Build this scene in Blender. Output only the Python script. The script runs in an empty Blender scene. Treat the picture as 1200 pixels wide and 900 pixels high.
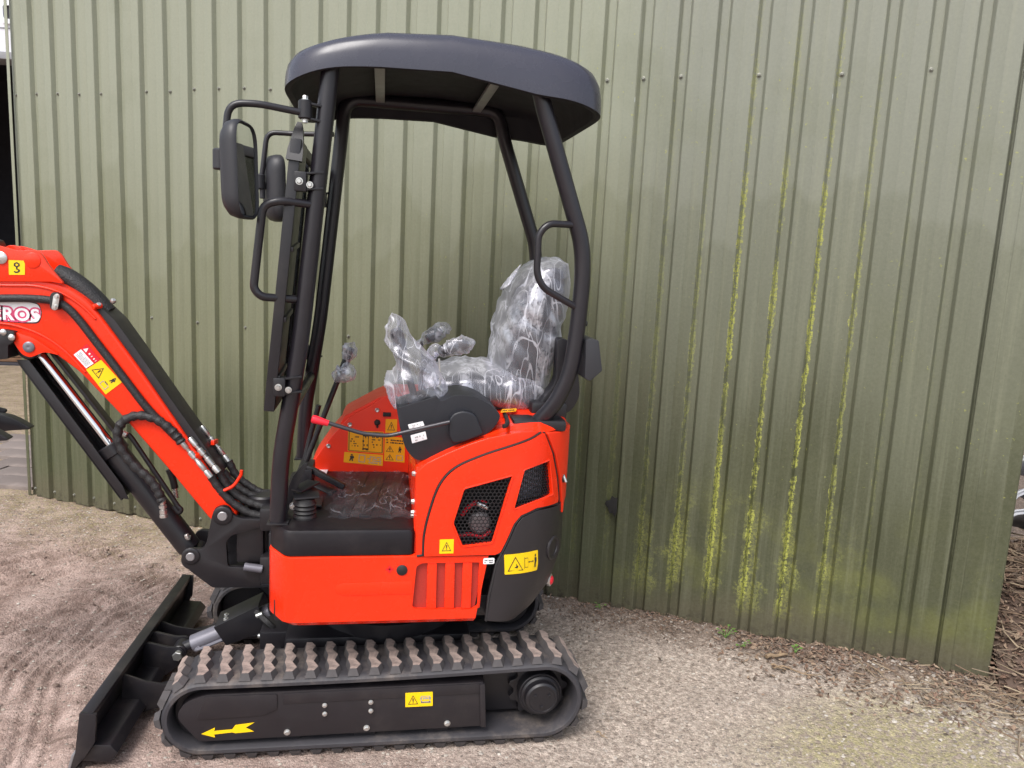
import bpy, bmesh, math, random
from mathutils import Vector, Matrix, noise
from mathutils import geometry as mgeo
R = math.radians
rnd = random.Random(7)
scene = bpy.context.scene
col = scene.collection

# ------------------------------------------------------------------ camera
cam_d = bpy.data.cameras.new('camera')
cam_d.sensor_width = 36.0
cam_d.lens = 27.45
cam_d.clip_start = 0.05
cam_d.clip_end = 500.0
cam = bpy.data.objects.new('camera', cam_d)
col.objects.link(cam)
cx = Vector((0.98580, -0.16031, 0.04998)).normalized()
cf = Vector((0.16633, 0.97307, -0.15957)).normalized()
cu = cx.cross(cf).normalized()
cam.matrix_world = Matrix(((cx.x, cu.x, -cf.x, 0.0038), (cx.y, cu.y, -cf.y, -2.7149), (cx.z, cu.z, -cf.z, 1.55), (0, 0, 0, 1)))
scene.camera = cam

# ------------------------------------------------------------------ sky, sun, exposure (overcast day)
SUN_EL, SUN_AZ = R(54), R(216)          # azimuth: direction the light comes from, clockwise from +Y
world = bpy.data.worlds.new('World')
scene.world = world
world.use_nodes = True
wn = world.node_tree
wn.nodes.clear()
w_out = wn.nodes.new('ShaderNodeOutputWorld')
w_bg = wn.nodes.new('ShaderNodeBackground')
w_hs = wn.nodes.new('ShaderNodeHueSaturation')
w_sky = wn.nodes.new('ShaderNodeTexSky')
w_sky.sky_type = 'NISHITA'
w_sky.sun_disc = False
w_sky.sun_elevation = SUN_EL
w_sky.sun_rotation = SUN_AZ
w_sky.air_density = 1.0
w_sky.dust_density = 3.0
w_hs.inputs['Saturation'].default_value = 0.45
wn.links.new(w_sky.outputs[0], w_hs.inputs['Color'])
wn.links.new(w_hs.outputs[0], w_bg.inputs['Color'])
w_bg.inputs['Strength'].default_value = 0.15
wn.links.new(w_bg.outputs[0], w_out.inputs['Surface'])
sun_d = bpy.data.lights.new('sun', 'SUN')
sun_d.energy = 1.35
sun_d.angle = R(30)
sun_d.color = (1.0, 0.97, 0.93)
sun = bpy.data.objects.new('sun', sun_d)
col.objects.link(sun)
sdir = Vector((math.sin(SUN_AZ) * math.cos(SUN_EL), math.cos(SUN_AZ) * math.cos(SUN_EL), math.sin(SUN_EL)))
sun.rotation_euler = sdir.to_track_quat('Z', 'Y').to_euler()
sun.location = sdir * 20
scene.view_settings.view_transform = 'Standard'
scene.view_settings.look = 'None'
scene.view_settings.gamma = 1.0
scene.view_settings.exposure = 0.90
scene.render.engine = 'CYCLES'
scene.render.resolution_x = 1024
scene.render.resolution_y = 768

# ------------------------------------------------------------------ materials
MATS = {}
def nd(nt, t, **kw):
    n = nt.nodes.new(t)
    for k, v in kw.items():
        if k in n.inputs: n.inputs[k].default_value = v
        else: setattr(n, k, v)
    return n
def mixc(nt, fac, a, b, blend='MIX'):
    m = nt.nodes.new('ShaderNodeMix'); m.data_type = 'RGBA'; m.blend_type = blend
    for i, v in ((0, fac), (6, a), (7, b)):
        if isinstance(v, (int, float)): m.inputs[i].default_value = v
        elif isinstance(v, tuple): m.inputs[i].default_value = v if len(v) == 4 else v + (1,)
        else: nt.links.new(v, m.inputs[i])
    return m.outputs[2]
def mth(nt, op, a, b=None, c=None, clamp=False):
    m = nt.nodes.new('ShaderNodeMath'); m.operation = op; m.use_clamp = clamp
    for i, v in enumerate((a, b, c)):
        if v is None: continue
        if isinstance(v, (int, float)): m.inputs[i].default_value = v
        else: nt.links.new(v, m.inputs[i])
    return m.outputs[0]
def ramp(nt, fac, stops, interp='LINEAR'):
    r = nt.nodes.new('ShaderNodeValToRGB'); r.color_ramp.interpolation = interp
    e = r.color_ramp.elements
    while len(e) < len(stops): e.new(0.5)
    for el, (p, c) in zip(e, stops):
        el.position = p; el.color = (c, c, c, 1) if isinstance(c, (int, float)) else c + (1,)
    nt.links.new(fac, r.inputs[0])
    return r.outputs[0]
def sstep(nt, x, lo, hi):
    m = nt.nodes.new('ShaderNodeMapRange'); m.interpolation_type = 'SMOOTHSTEP'
    m.inputs[1].default_value = lo; m.inputs[2].default_value = hi
    nt.links.new(x, m.inputs[0])
    return m.outputs[0]
def tex(nt, vec, scale, detail=4, rough=0.55, dist=0.0, stretch=None):
    if stretch:
        mp = nt.nodes.new('ShaderNodeMapping'); mp.inputs['Scale'].default_value = stretch
        nt.links.new(vec, mp.inputs[0]); vec = mp.outputs[0]
    n = nd(nt, 'ShaderNodeTexNoise', Scale=scale, Detail=detail, Roughness=rough, Distortion=dist)
    nt.links.new(vec, n.inputs['Vector'])
    return n.outputs[0]
def base(name):
    m = bpy.data.materials.new(name); m.use_nodes = True
    nt = m.node_tree; nt.nodes.clear()
    out = nt.nodes.new('ShaderNodeOutputMaterial')
    p = nt.nodes.new('ShaderNodeBsdfPrincipled')
    nt.links.new(p.outputs[0], out.inputs[0])
    tc = nt.nodes.new('ShaderNodeTexCoord')
    MATS[name] = m
    return m, nt, p, tc.outputs['Object'], out
def bump(nt, p, h, strength, dist):
    b = nd(nt, 'ShaderNodeBump', Strength=strength, Distance=dist)
    nt.links.new(h, b.inputs['Height']); nt.links.new(b.outputs[0], p.inputs['Normal'])
def simple(name, c, rough, metal=0.0, scale=9.0, var=0.18, bscale=None, bst=0.15, bdist=0.002, dust=0.0, coat=0.0, rvar=0.12, spec=0.5):
    m, nt, p, v, out = base(name)
    n = tex(nt, v, scale, 5)
    lo = tuple(x * (1 - var) for x in c); hi = tuple(min(1, x * (1 + var)) for x in c)
    colr = mixc(nt, n, lo, hi)
    if dust:
        d = tex(nt, v, 5.0, 8, 0.7)
        d = mth(nt, 'MULTIPLY', sstep(nt, d, 0.48, 0.78), dust)
        colr = mixc(nt, d, colr, (0.22, 0.18, 0.15))
    nt.links.new(colr, p.inputs['Base Color'])
    rn = tex(nt, v, scale * 2.3, 4)
    nt.links.new(mth(nt, 'ADD', mth(nt, 'MULTIPLY', mth(nt, 'SUBTRACT', rn, 0.5), rvar * 2), rough, clamp=True), p.inputs['Roughness'])
    p.inputs['Metallic'].default_value = metal
    p.inputs['Specular IOR Level'].default_value = spec
    if coat:
        p.inputs['Coat Weight'].default_value = coat; p.inputs['Coat Roughness'].default_value = 0.12
    if bscale: bump(nt, p, tex(nt, v, bscale, 4), bst, bdist)
    return m
simple('orange_paint', (0.84, 0.030, 0.0045), 0.26, var=0.06, coat=0.12, bscale=14, bst=0.14, bdist=0.002, dust=0.05, spec=0.35)
simple('orange_plastic', (0.84, 0.031, 0.0045), 0.38, var=0.04, bscale=260, bst=0.05, bdist=0.0005)
simple('dark_red_mesh', (0.36, 0.022, 0.012), 0.6, var=0.3, scale=220)
simple('black_paint', (0.010, 0.009, 0.0115), 0.40, var=0.2, bscale=240, bst=0.12, bdist=0.0006, dust=0.05)
simple('post_paint', (0.011, 0.0095, 0.013), 0.34, var=0.15, bscale=300, bst=0.08, bdist=0.0005, dust=0.03)
simple('frame_paint', (0.014, 0.0115, 0.014), 0.48, var=0.2, bscale=160, bst=0.1, bdist=0.0006, dust=0.10)
simple('blade_paint', (0.011, 0.010, 0.0125), 0.36, var=0.25, bscale=90, bst=0.15, bdist=0.001, dust=0.14)
simple('canopy_plastic', (0.034, 0.0345, 0.050), 0.27, var=0.1, bscale=420, bst=0.1, bdist=0.0005, dust=0.05)
simple('counterweight_paint', (0.018, 0.015, 0.017), 0.46, var=0.1, bscale=110, bst=0.25, bdist=0.0012)
simple('console_plastic', (0.009, 0.0095, 0.014), 0.48, var=0.12, bscale=500, bst=0.25, bdist=0.0006)
simple('mirror_plastic', (0.020, 0.020, 0.024), 0.5, var=0.1, bscale=500, bst=0.2, bdist=0.0005)
simple('rubber_floor', (0.006, 0.004, 0.006), 0.42, var=0.35, bscale=25, bst=0.3, bdist=0.002, dust=0.07, spec=0.35)
simple('canopy_plastic_shaded', (0.008, 0.007, 0.010), 0.75, var=0.2)  # darker copy of the canopy plastic, under-roof shade put into its colour
simple('rubber_seal', (0.012, 0.011, 0.012), 0.6, var=0.2)
simple('track_rubber', (0.034, 0.032, 0.037), 0.62, var=0.3, bscale=70, bst=0.4, bdist=0.002, dust=0.8)
simple('lug_side', (0.060, 0.054, 0.055), 0.7, var=0.35, scale=30, bscale=90, bst=0.3, bdist=0.002, dust=0.5)
simple('hose_rubber', (0.014, 0.013, 0.014), 0.5, var=0.3, bscale=220, bst=0.9, bdist=0.003)
simple('zinc', (0.62, 0.62, 0.60), 0.32, metal=0.9, var=0.15, scale=60)
simple('chrome', (0.75, 0.75, 0.76), 0.12, metal=1.0, var=0.05, rvar=0.03)
simple('steel_grey', (0.30, 0.29, 0.30), 0.45, metal=0.6, var=0.15)
simple('lever_steel', (0.055, 0.052, 0.058), 0.30, metal=0.5, var=0.15)
simple('screw_cap', (0.20, 0.20, 0.17), 0.42, metal=0.35, var=0.2, scale=40)
simple('cylinder_grey', (0.16, 0.155, 0.18), 0.35, metal=0.3, var=0.15)
simple('sticker_yellow', (0.86, 0.56, 0.0), 0.45, var=0.05)
simple('sticker_amber', (0.84, 0.38, 0.0), 0.5, var=0.06)
simple('sticker_white', (0.80, 0.79, 0.80), 0.5, var=0.05)
simple('sticker_red', (0.62, 0.004, 0.02), 0.45, var=0.05)
simple('print_black', (0.02, 0.018, 0.018), 0.55, var=0.1)
simple('print_grey', (0.35, 0.33, 0.33), 0.6, var=0.1)
simple('print_pink', (0.60, 0.06, 0.16), 0.5, var=0.05)
simple('red_grip', (0.70, 0.012, 0.03), 0.4, var=0.08)
simple('engine_dark', (0.022, 0.022, 0.024), 0.7, var=0.3)
simple('radiator_grey', (0.22, 0.24, 0.30), 0.5, metal=0.4, var=0.3, scale=40)
simple('seat_vinyl', (0.014, 0.0135, 0.018), 0.5, var=0.2, bscale=120, bst=0.3, bdist=0.002)
simple('barn_white', (0.74, 0.74, 0.78), 0.8, var=0.08, bscale=30, bst=0.3, bdist=0.004)
simple('barn_dark', (0.030, 0.028, 0.035), 0.9, var=0.3)
simple('lintel_grey', (0.25, 0.25, 0.26), 0.7, var=0.15)
simple('timber', (0.16, 0.085, 0.045), 0.8, var=0.4, scale=14)
simple('roof_sheet', (0.10, 0.105, 0.09), 0.6, var=0.2)
simple('tile_grey', (0.46, 0.47, 0.50), 0.7, var=0.25, scale=20, bscale=90, bst=0.4, bdist=0.003)
simple('bark', (0.24, 0.17, 0.105), 0.85, var=0.45, scale=30, bscale=80, bst=0.6, bdist=0.003)
simple('leaf_green', (0.10, 0.20, 0.035), 0.5, var=0.3, scale=40)
simple('leaf_black', (0.012, 0.011, 0.010), 0.7, var=0.3)
def lug_top():
    m, nt, p, v, out = base('lug_dust')
    n = tex(nt, v, 45, 6, 0.65)
    c = mixc(nt, sstep(nt, n, 0.30, 0.70), (0.14, 0.110, 0.098), (0.32, 0.245, 0.212))
    nt.links.new(c, p.inputs['Base Color']); p.inputs['Roughness'].default_value = 0.85
    bump(nt, p, n, 0.4, 0.002)
lug_top()
def mirror_glass():
    m, nt, p, v, out = base('mirror_glass')
    n = tex(nt, v, 8, 2)
    nt.links.new(mixc(nt, n, (0.80, 0.82, 0.80), (0.86, 0.87, 0.86)), p.inputs['Base Color'])
    p.inputs['Metallic'].default_value = 1.0; p.inputs['Roughness'].default_value = 0.03
mirror_glass()
def tinted():
    m, nt, p, v, out = base('tinted_panel')
    nt.nodes.remove(p)
    n = tex(nt, v, 12, 4)
    tr = nt.nodes.new('ShaderNodeBsdfTransparent'); nt.links.new(mixc(nt, n, (0.72, 0.76, 0.74), (0.80, 0.83, 0.82)), tr.inputs[0])
    gl = nd(nt, 'ShaderNodeBsdfGlossy', Roughness=0.04)
    fr = nd(nt, 'ShaderNodeFresnel', IOR=1.45); mx = nt.nodes.new('ShaderNodeMixShader')
    nt.links.new(fr.outputs[0], mx.inputs[0]); nt.links.new(tr.outputs[0], mx.inputs[1]); nt.links.new(gl.outputs[0], mx.inputs[2])
    nt.links.new(mx.outputs[0], out.inputs[0])
tinted()
def plastic_film(name='plastic_film', wf=0.48, wl=0.34, w0=0.11, ws=0.40):
    m, nt, p, v, out = base(name)
    nt.nodes.remove(p)
    tr = nd(nt, 'ShaderNodeBsdfTransparent', Color=(0.90, 0.90, 0.94, 1))
    gl = nd(nt, 'ShaderNodeBsdfGlossy', Color=(0.92, 0.92, 1.0, 1), Roughness=0.28)
    df = nd(nt, 'ShaderNodeBsdfDiffuse', Color=(0.80, 0.80, 0.87, 1))
    def fold(rot, scl, scale, width, seed):
        # long thin fold lines: level lines of a stretched, smooth noise
        mp = nt.nodes.new('ShaderNodeMapping'); mp.inputs['Rotation'].default_value = rot; mp.inputs['Scale'].default_value = scl; mp.inputs['Location'].default_value = (seed, seed * 0.7, 0)
        nt.links.new(v, mp.inputs[0])
        n = tex(nt, mp.outputs[0], scale, 1.2, 0.5, 0.25)
        d = mth(nt, 'ABSOLUTE', mth(nt, 'SUBTRACT', n, 0.5))
        return mth(nt, 'SUBTRACT', 1.0, sstep(nt, d, width * 0.25, width)), n
    k1, n1 = fold((0.2, 0.70, 0.3), (2.2, 0.8, 0.6), 4.5, 0.010, 1.0)
    k2, n2 = fold((0.1, -0.75, 0.5), (2.6, 0.9, 0.6), 6.0, 0.012, 4.0)
    k3, n3 = fold((0.5, 1.25, 0.1), (2.4, 1.0, 0.7), 12.0, 0.018, 8.0)
    k4, n4 = fold((0.3, 0.95, 0.2), (3.2, 1.0, 0.5), 9.0, 0.010, 13.0)
    lines_ = mth(nt, 'ADD', mth(nt, 'ADD', mth(nt, 'MULTIPLY', k1, 1.0), mth(nt, 'MULTIPLY', k4, 0.7)), mth(nt, 'ADD', mth(nt, 'MULTIPLY', k2, 0.8), mth(nt, 'MULTIPLY', mth(nt, 'MULTIPLY', k3, sstep(nt, n2, 0.48, 0.62)), 0.6)), clamp=True)
    lines_ = mth(nt, 'MULTIPLY', lines_, sstep(nt, tex(nt, v, 7, 2), 0.38, 0.60))
    sheen = mth(nt, 'MULTIPLY', sstep(nt, n1, 0.44, 0.62), mth(nt, 'MULTIPLY', sstep(nt, n3, 0.36, 0.60), sstep(nt, tex(nt, v, 46, 3, 0.6, 0.8), 0.25, 0.62)))
    h = mth(nt, 'ADD', mth(nt, 'ADD', mth(nt, 'MULTIPLY', n1, 1.3), mth(nt, 'MULTIPLY', n2, 0.9)), mth(nt, 'MULTIPLY', n3, 0.35))
    b = nd(nt, 'ShaderNodeBump', Strength=0.6, Distance=0.016); nt.links.new(h, b.inputs['Height'])
    for s in (gl, df): nt.links.new(b.outputs[0], s.inputs['Normal'])
    lw = nd(nt, 'ShaderNodeLayerWeight', Blend=0.32); nt.links.new(b.outputs[0], lw.inputs['Normal'])
    milky = nd(nt, 'ShaderNodeMixShader'); nt.links.new(mth(nt, 'ADD', 0.55, mth(nt, 'MULTIPLY', lines_, 0.45), clamp=True), milky.inputs[0])
    nt.links.new(gl.outputs[0], milky.inputs[1]); nt.links.new(df.outputs[0], milky.inputs[2])
    cover = mth(nt, 'ADD', mth(nt, 'MULTIPLY', lw.outputs['Facing'], wf), mth(nt, 'ADD', mth(nt, 'MULTIPLY', lines_, wl), mth(nt, 'ADD', w0, mth(nt, 'MULTIPLY', sheen, ws))), clamp=True)
    mx = nd(nt, 'ShaderNodeMixShader'); nt.links.new(cover, mx.inputs[0])
    nt.links.new(tr.outputs[0], mx.inputs[1]); nt.links.new(milky.outputs[0], mx.inputs[2])
    nt.links.new(mx.outputs[0], out.inputs[0])
plastic_film()
plastic_film('floor_film', 0.04, 0.16, 0.01, 0.06)

PITCH, S0 = 0.1512, 0.028           # rib pitch of the wall sheets, first rib
def cladding():
    m, nt, p, v, out = base('green_cladding')
    sx = nt.nodes.new('ShaderNodeSeparateXYZ'); nt.links.new(v, sx.inputs[0])
    s, z = sx.outputs[0], sx.outputs[2]
    streak = tex(nt, v, 1.0, 6, 0.65, stretch=(38, 10, 1.1))
    cloud = tex(nt, v, 1.6, 5, 0.6)
    fine = tex(nt, v, 90, 4, 0.7)
    # dry, dusty paint above an uneven tide line, with reflected sky painted in as paling upwards; damp darker paint low down
    rib = mth(nt, 'FLOOR', mth(nt, 'DIVIDE', mth(nt, 'SUBTRACT', s, S0 - 0.022), PITCH))
    wnz = nt.nodes.new('ShaderNodeTexWhiteNoise'); wnz.noise_dimensions = '1D'; nt.links.new(rib, wnz.inputs['W'])
    lot = wnz.outputs['Value']
    edge = mth(nt, 'ADD', mth(nt, 'MULTIPLY', tex(nt, v, 1.0, 5, 0.6, stretch=(1.6, 1, 0.3)), 0.7), mth(nt, 'MULTIPLY', lot, 0.3))
    zz = mth(nt, 'ADD', z, mth(nt, 'MULTIPLY', mth(nt, 'SUBTRACT', edge, 0.5), 1.5))
    dry = mth(nt, 'ADD', mth(nt, 'MULTIPLY', sstep(nt, zz, 1.66, 1.72), 0.25), mth(nt, 'MULTIPLY', sstep(nt, z, 0.9, 2.7), 0.75))
    mid = sstep(nt, zz, 0.55, 1.15)
    green = mixc(nt, mid, (0.054, 0.062, 0.027), (0.136, 0.143, 0.083))
    green = mixc(nt, dry, green, (0.232, 0.244, 0.182))
    # right-hand stretch of the wall is a greyer, newer sheet
    grey = mth(nt, 'MULTIPLY', sstep(nt, s, 3.3, 3.7), 0.85)
    green = mixc(nt, grey, green, mixc(nt, dry, mixc(nt, mid, (0.037, 0.041, 0.016), (0.086, 0.092, 0.060)), (0.182, 0.190, 0.155)))
    green = mixc(nt, mth(nt, 'MULTIPLY', sstep(nt, streak, 0.45, 0.75), 0.22), green, (0.26, 0.265, 0.18))
    green = mixc(nt, mth(nt, 'MULTIPLY', sstep(nt, cloud, 0.50, 0.72), 0.25), green, (0.09, 0.098, 0.042))
    # dirt splash at the foot
    foot = mth(nt, 'MULTIPLY', sstep(nt, mth(nt, 'SUBTRACT', 0.22, mth(nt, 'ADD', z, mth(nt, 'MULTIPLY', mth(nt, 'SUBTRACT', cloud, 0.5), 0.5))), 0.0, 0.2), 0.55)
    green = mixc(nt, foot, green, (0.085, 0.068, 0.042))
    spl = mth(nt, 'MULTIPLY', sstep(nt, tex(nt, v, 34, 5, 0.7), 0.50, 0.60), mth(nt, 'SUBTRACT', 1.0, sstep(nt, mth(nt, 'ADD', z, mth(nt, 'MULTIPLY', tex(nt, v, 9, 3), 0.12)), 0.06, 0.17)))
    green = mixc(nt, mth(nt, 'MULTIPLY', spl, 0.8), green, (0.026, 0.019, 0.012))
    # yellow-green algae: runs in the rib valleys, patches low between them
    ph = mth(nt, 'FRACT', mth(nt, 'DIVIDE', mth(nt, 'SUBTRACT', s, S0 - 0.034), PITCH))
    wob = mth(nt, 'MULTIPLY', mth(nt, 'SUBTRACT', tex(nt, v, 1.0, 4, 0.6, stretch=(30, 10, 26)), 0.5), 0.22)
    lane = mth(nt, 'SUBTRACT', 1.0, mth(nt, 'MULTIPLY', mth(nt, 'ABSOLUTE', mth(nt, 'ADD', mth(nt, 'SUBTRACT', ph, 0.16), wob)), 10.5), clamp=True)
    grow = [0.05, 0.10, 0.15, 0.25, 0.45, 1.0, 0.8, 1.0, 0.55, 0.12, 0.04, 0.0]       # ribs 21 to 32, from thin growth to thick
    zone = ramp(nt, mth(nt, 'DIVIDE', mth(nt, 'SUBTRACT', rib, 20.5), 12.0), [(k / 12.0, g) for k, g in enumerate(grow)], 'CONSTANT')
    gaps = mth(nt, 'MULTIPLY', sstep(nt, tex(nt, v, 1.0, 7, 0.8, stretch=(7, 1, 6.0)), 0.43, 0.50), sstep(nt, tex(nt, v, 1.0, 3, 0.6, stretch=(6.3, 1, 1.7)), 0.30, 0.46))
    grain = sstep(nt, tex(nt, v, 85, 5, 0.8), 0.44, 0.52)
    ztop = mth(nt, 'ADD', z, mth(nt, 'MULTIPLY', mth(nt, 'SUBTRACT', lot, 0.5), 0.8))
    hz = mth(nt, 'MULTIPLY', mth(nt, 'MULTIPLY', sstep(nt, mth(nt, 'SUBTRACT', z, mth(nt, 'MULTIPLY', lot, 0.2)), 0.02, 0.2), mth(nt, 'SUBTRACT', 1.0, sstep(nt, ztop, 1.2, 2.7))), 1.0)
    run = mth(nt, 'MULTIPLY', mth(nt, 'MULTIPLY', mth(nt, 'MULTIPLY', sstep(nt, lane, 0.15, 0.4), zone), mth(nt, 'MULTIPLY', gaps, grain)), hz)
    pz = mth(nt, 'MULTIPLY', sstep(nt, z, 0.05, 0.2), mth(nt, 'SUBTRACT', 1.0, sstep(nt, z, 0.32, 0.72)))
    near = mth(nt, 'SUBTRACT', 1.0, sstep(nt, mth(nt, 'ABSOLUTE', mth(nt, 'SUBTRACT', ph, 0.22)), 0.1, 0.5))
    patch = mth(nt, 'MULTIPLY', mth(nt, 'MULTIPLY', sstep(nt, mth(nt, 'ADD', tex(nt, v, 3.6, 9, 0.78), mth(nt, 'MULTIPLY', near, 0.11)), 0.53, 0.63), pz), mth(nt, 'MULTIPLY', mth(nt, 'MULTIPLY', sstep(nt, s, 3.45, 3.85), mth(nt, 'SUBTRACT', 1.0, sstep(nt, s, 4.3, 4.6))), grain))
    stainy = mth(nt, 'MULTIPLY', mth(nt, 'MULTIPLY', sstep(nt, tex(nt, v, 2.6, 5, 0.6), 0.46, 0.68), pz), mth(nt, 'MULTIPLY', sstep(nt, s, 3.2, 3.9), 0.35))
    green = mixc(nt, stainy, green, (0.17, 0.18, 0.03))
    alg = mth(nt, 'ADD', run, mth(nt, 'MULTIPLY', patch, 0.5), clamp=True)
    specks = mth(nt, 'MULTIPLY', sstep(nt, tex(nt, v, 55, 3, 0.6), 0.66, 0.72), mth(nt, 'MULTIPLY', sstep(nt, s, 2.2, 2.9), sstep(nt, cloud, 0.42, 0.6)))
    alg = mth(nt, 'ADD', alg, mth(nt, 'MULTIPLY', specks, 0.6), clamp=True)
    green = mixc(nt, alg, green, mixc(nt, fine, (0.20, 0.22, 0.03), (0.45, 0.455, 0.085)))
    green = mixc(nt, 0.12, green, mixc(nt, fine, (0, 0, 0), (0.5, 0.5, 0.4)))
    nt.links.new(green, p.inputs['Base Color'])
    rr = mth(nt, 'ADD', mth(nt, 'MULTIPLY', streak, 0.18), mth(nt, 'ADD', 0.30, mth(nt, 'MULTIPLY', alg, 0.4)), clamp=True)
    nt.links.new(rr, p.inputs['Roughness'])
    p.inputs['Specular IOR Level'].default_value = 0.32
    h = mth(nt, 'ADD', mth(nt, 'MULTIPLY', cloud, 1.0), mth(nt, 'ADD', mth(nt, 'MULTIPLY', alg, 0.25), mth(nt, 'MULTIPLY', fine, 0.03)))
    bump(nt, p, h, 0.35, 0.006)
cladding()

def ground_mat(name, moss=True):
    m, nt, p, v, out = base(name)
    sx = nt.nodes.new('ShaderNodeSeparateXYZ'); nt.links.new(v, sx.inputs[0])
    x, y = sx.outputs[0], sx.outputs[1]
    big = tex(nt, v, 1.1, 6, 0.6); med = tex(nt, v, 6, 7, 0.65); fin = tex(nt, v, 45, 6, 0.7); grit = tex(nt, v, 160, 4, 0.7)
    dirt = mixc(nt, sstep(nt, med, 0.35, 0.65), (0.215, 0.149, 0.125), (0.405, 0.302, 0.262))
    grav = mixc(nt, sstep(nt, fin, 0.35, 0.65), (0.245, 0.198, 0.164), (0.485, 0.412, 0.350))
    mpd = nt.nodes.new('ShaderNodeMapping'); mpd.inputs['Rotation'].default_value = (0, 0, R(-30)); mpd.inputs['Scale'].default_value = (5, 30, 1); nt.links.new(v, mpd.inputs[0])
    crack = tex(nt, mpd.outputs[0], 1.0, 7, 0.7, 0.8)
    dirt = mixc(nt, mth(nt, 'MULTIPLY', sstep(nt, crack, 0.54, 0.68), 0.75), dirt, (0.125, 0.085, 0.068))
    dirt = mixc(nt, mth(nt, 'MULTIPLY', sstep(nt, mth(nt, 'SUBTRACT', 1.0, crack), 0.56, 0.70), 0.5), dirt, (0.50, 0.385, 0.345))
    side = sstep(nt, mth(nt, 'ADD', x, mth(nt, 'MULTIPLY', mth(nt, 'SUBTRACT', med, 0.5), 0.8)), -0.6, 0.9)
    c = mixc(nt, side, dirt, grav)
    c = mixc(nt, mth(nt, 'MULTIPLY', sstep(nt, grit, 0.52, 0.72), 0.55), c, (0.50, 0.42, 0.36))
    c = mixc(nt, mth(nt, 'MULTIPLY', sstep(nt, fin, 0.58, 0.75), 0.5), c, (0.085, 0.063, 0.05))
    # distance to the wall foot line (world units): damp, dark strip along it
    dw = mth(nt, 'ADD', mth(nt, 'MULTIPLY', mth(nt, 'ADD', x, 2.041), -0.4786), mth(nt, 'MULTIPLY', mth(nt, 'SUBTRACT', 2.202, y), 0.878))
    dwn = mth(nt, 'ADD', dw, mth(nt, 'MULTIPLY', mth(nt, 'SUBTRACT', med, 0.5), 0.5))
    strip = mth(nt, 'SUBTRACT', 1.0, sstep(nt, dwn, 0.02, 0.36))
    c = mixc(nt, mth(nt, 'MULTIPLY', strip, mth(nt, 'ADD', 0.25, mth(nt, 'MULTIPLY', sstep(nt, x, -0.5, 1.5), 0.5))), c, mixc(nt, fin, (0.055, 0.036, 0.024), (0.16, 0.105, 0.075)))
    # moss: by the foot of the wall on the left, and the open corner at lower right
    ml = mth(nt, 'MULTIPLY', mth(nt, 'MULTIPLY', mth(nt, 'SUBTRACT', 1.0, sstep(nt, dwn, 0.1, 0.75)), mth(nt, 'SUBTRACT', 1.0, sstep(nt, x, -0.9, 0.1))), 0.55)
    rx = mth(nt, 'SUBTRACT', x, 1.75); ry = mth(nt, 'ADD', y, 0.62)
    rr = mth(nt, 'SQRT', mth(nt, 'ADD', mth(nt, 'MULTIPLY', rx, rx), mth(nt, 'MULTIPLY', mth(nt, 'MULTIPLY', ry, ry), 3.5)))
    mr = mth(nt, 'SUBTRACT', 1.0, sstep(nt, mth(nt, 'ADD', rr, mth(nt, 'MULTIPLY', mth(nt, 'SUBTRACT', big, 0.5), 0.9)), 0.15, 0.95))
    mo = mth(nt, 'MULTIPLY', mth(nt, 'MAXIMUM', ml, mth(nt, 'MULTIPLY', mr, 0.8)), sstep(nt, fin, 0.36, 0.6))
    c = mixc(nt, mo, c, mixc(nt, grit, (0.17, 0.155, 0.055), (0.36, 0.325, 0.155)))
    # grit: every cell of a fine mosaic has its own tone
    vo = nd(nt, 'ShaderNodeTexVoronoi', Scale=230.0, Randomness=1.0); nt.links.new(v, vo.inputs['Vector'])
    vs_ = nt.nodes.new('ShaderNodeSeparateXYZ'); nt.links.new(vo.outputs['Color'], vs_.inputs[0])
    tone = ramp(nt, vs_.outputs[0], [(0.0, 0.55), (0.35, 0.86), (0.75, 1.08), (0.94, 1.3), (1.0, 1.7)])
    vo2 = nd(nt, 'ShaderNodeTexVoronoi', Scale=95.0, Randomness=1.0); nt.links.new(v, vo2.inputs['Vector'])
    vs2 = nt.nodes.new('ShaderNodeSeparateXYZ'); nt.links.new(vo2.outputs['Color'], vs2.inputs[0])
    tone = mixc(nt, 0.45, tone, ramp(nt, vs2.outputs[1], [(0.0, 0.45), (0.2, 0.85), (0.8, 1.05), (0.95, 1.35), (1.0, 1.8)]))
    amt = mth(nt, 'ADD', 0.60, mth(nt, 'MULTIPLY', side, 0.40))
    c = mixc(nt, amt, c, mixc(nt, 1.0, c, tone, 'MULTIPLY'))
    nt.links.new(c, p.inputs['Base Color'])
    p.inputs['Roughness'].default_value = 0.92
    p.inputs['Specular IOR Level'].default_value = 0.25
    h = mth(nt, 'ADD', mth(nt, 'ADD', mth(nt, 'MULTIPLY', fin, 1.0), mth(nt, 'MULTIPLY', grit, 0.45)), mth(nt, 'ADD', mth(nt, 'MULTIPLY', vo.outputs['Distance'], -0.5), mth(nt, 'MULTIPLY', vo2.outputs['Distance'], -0.8)))
    bump(nt, p, h, 0.55, 0.010)
ground_mat('yard_ground')
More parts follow.
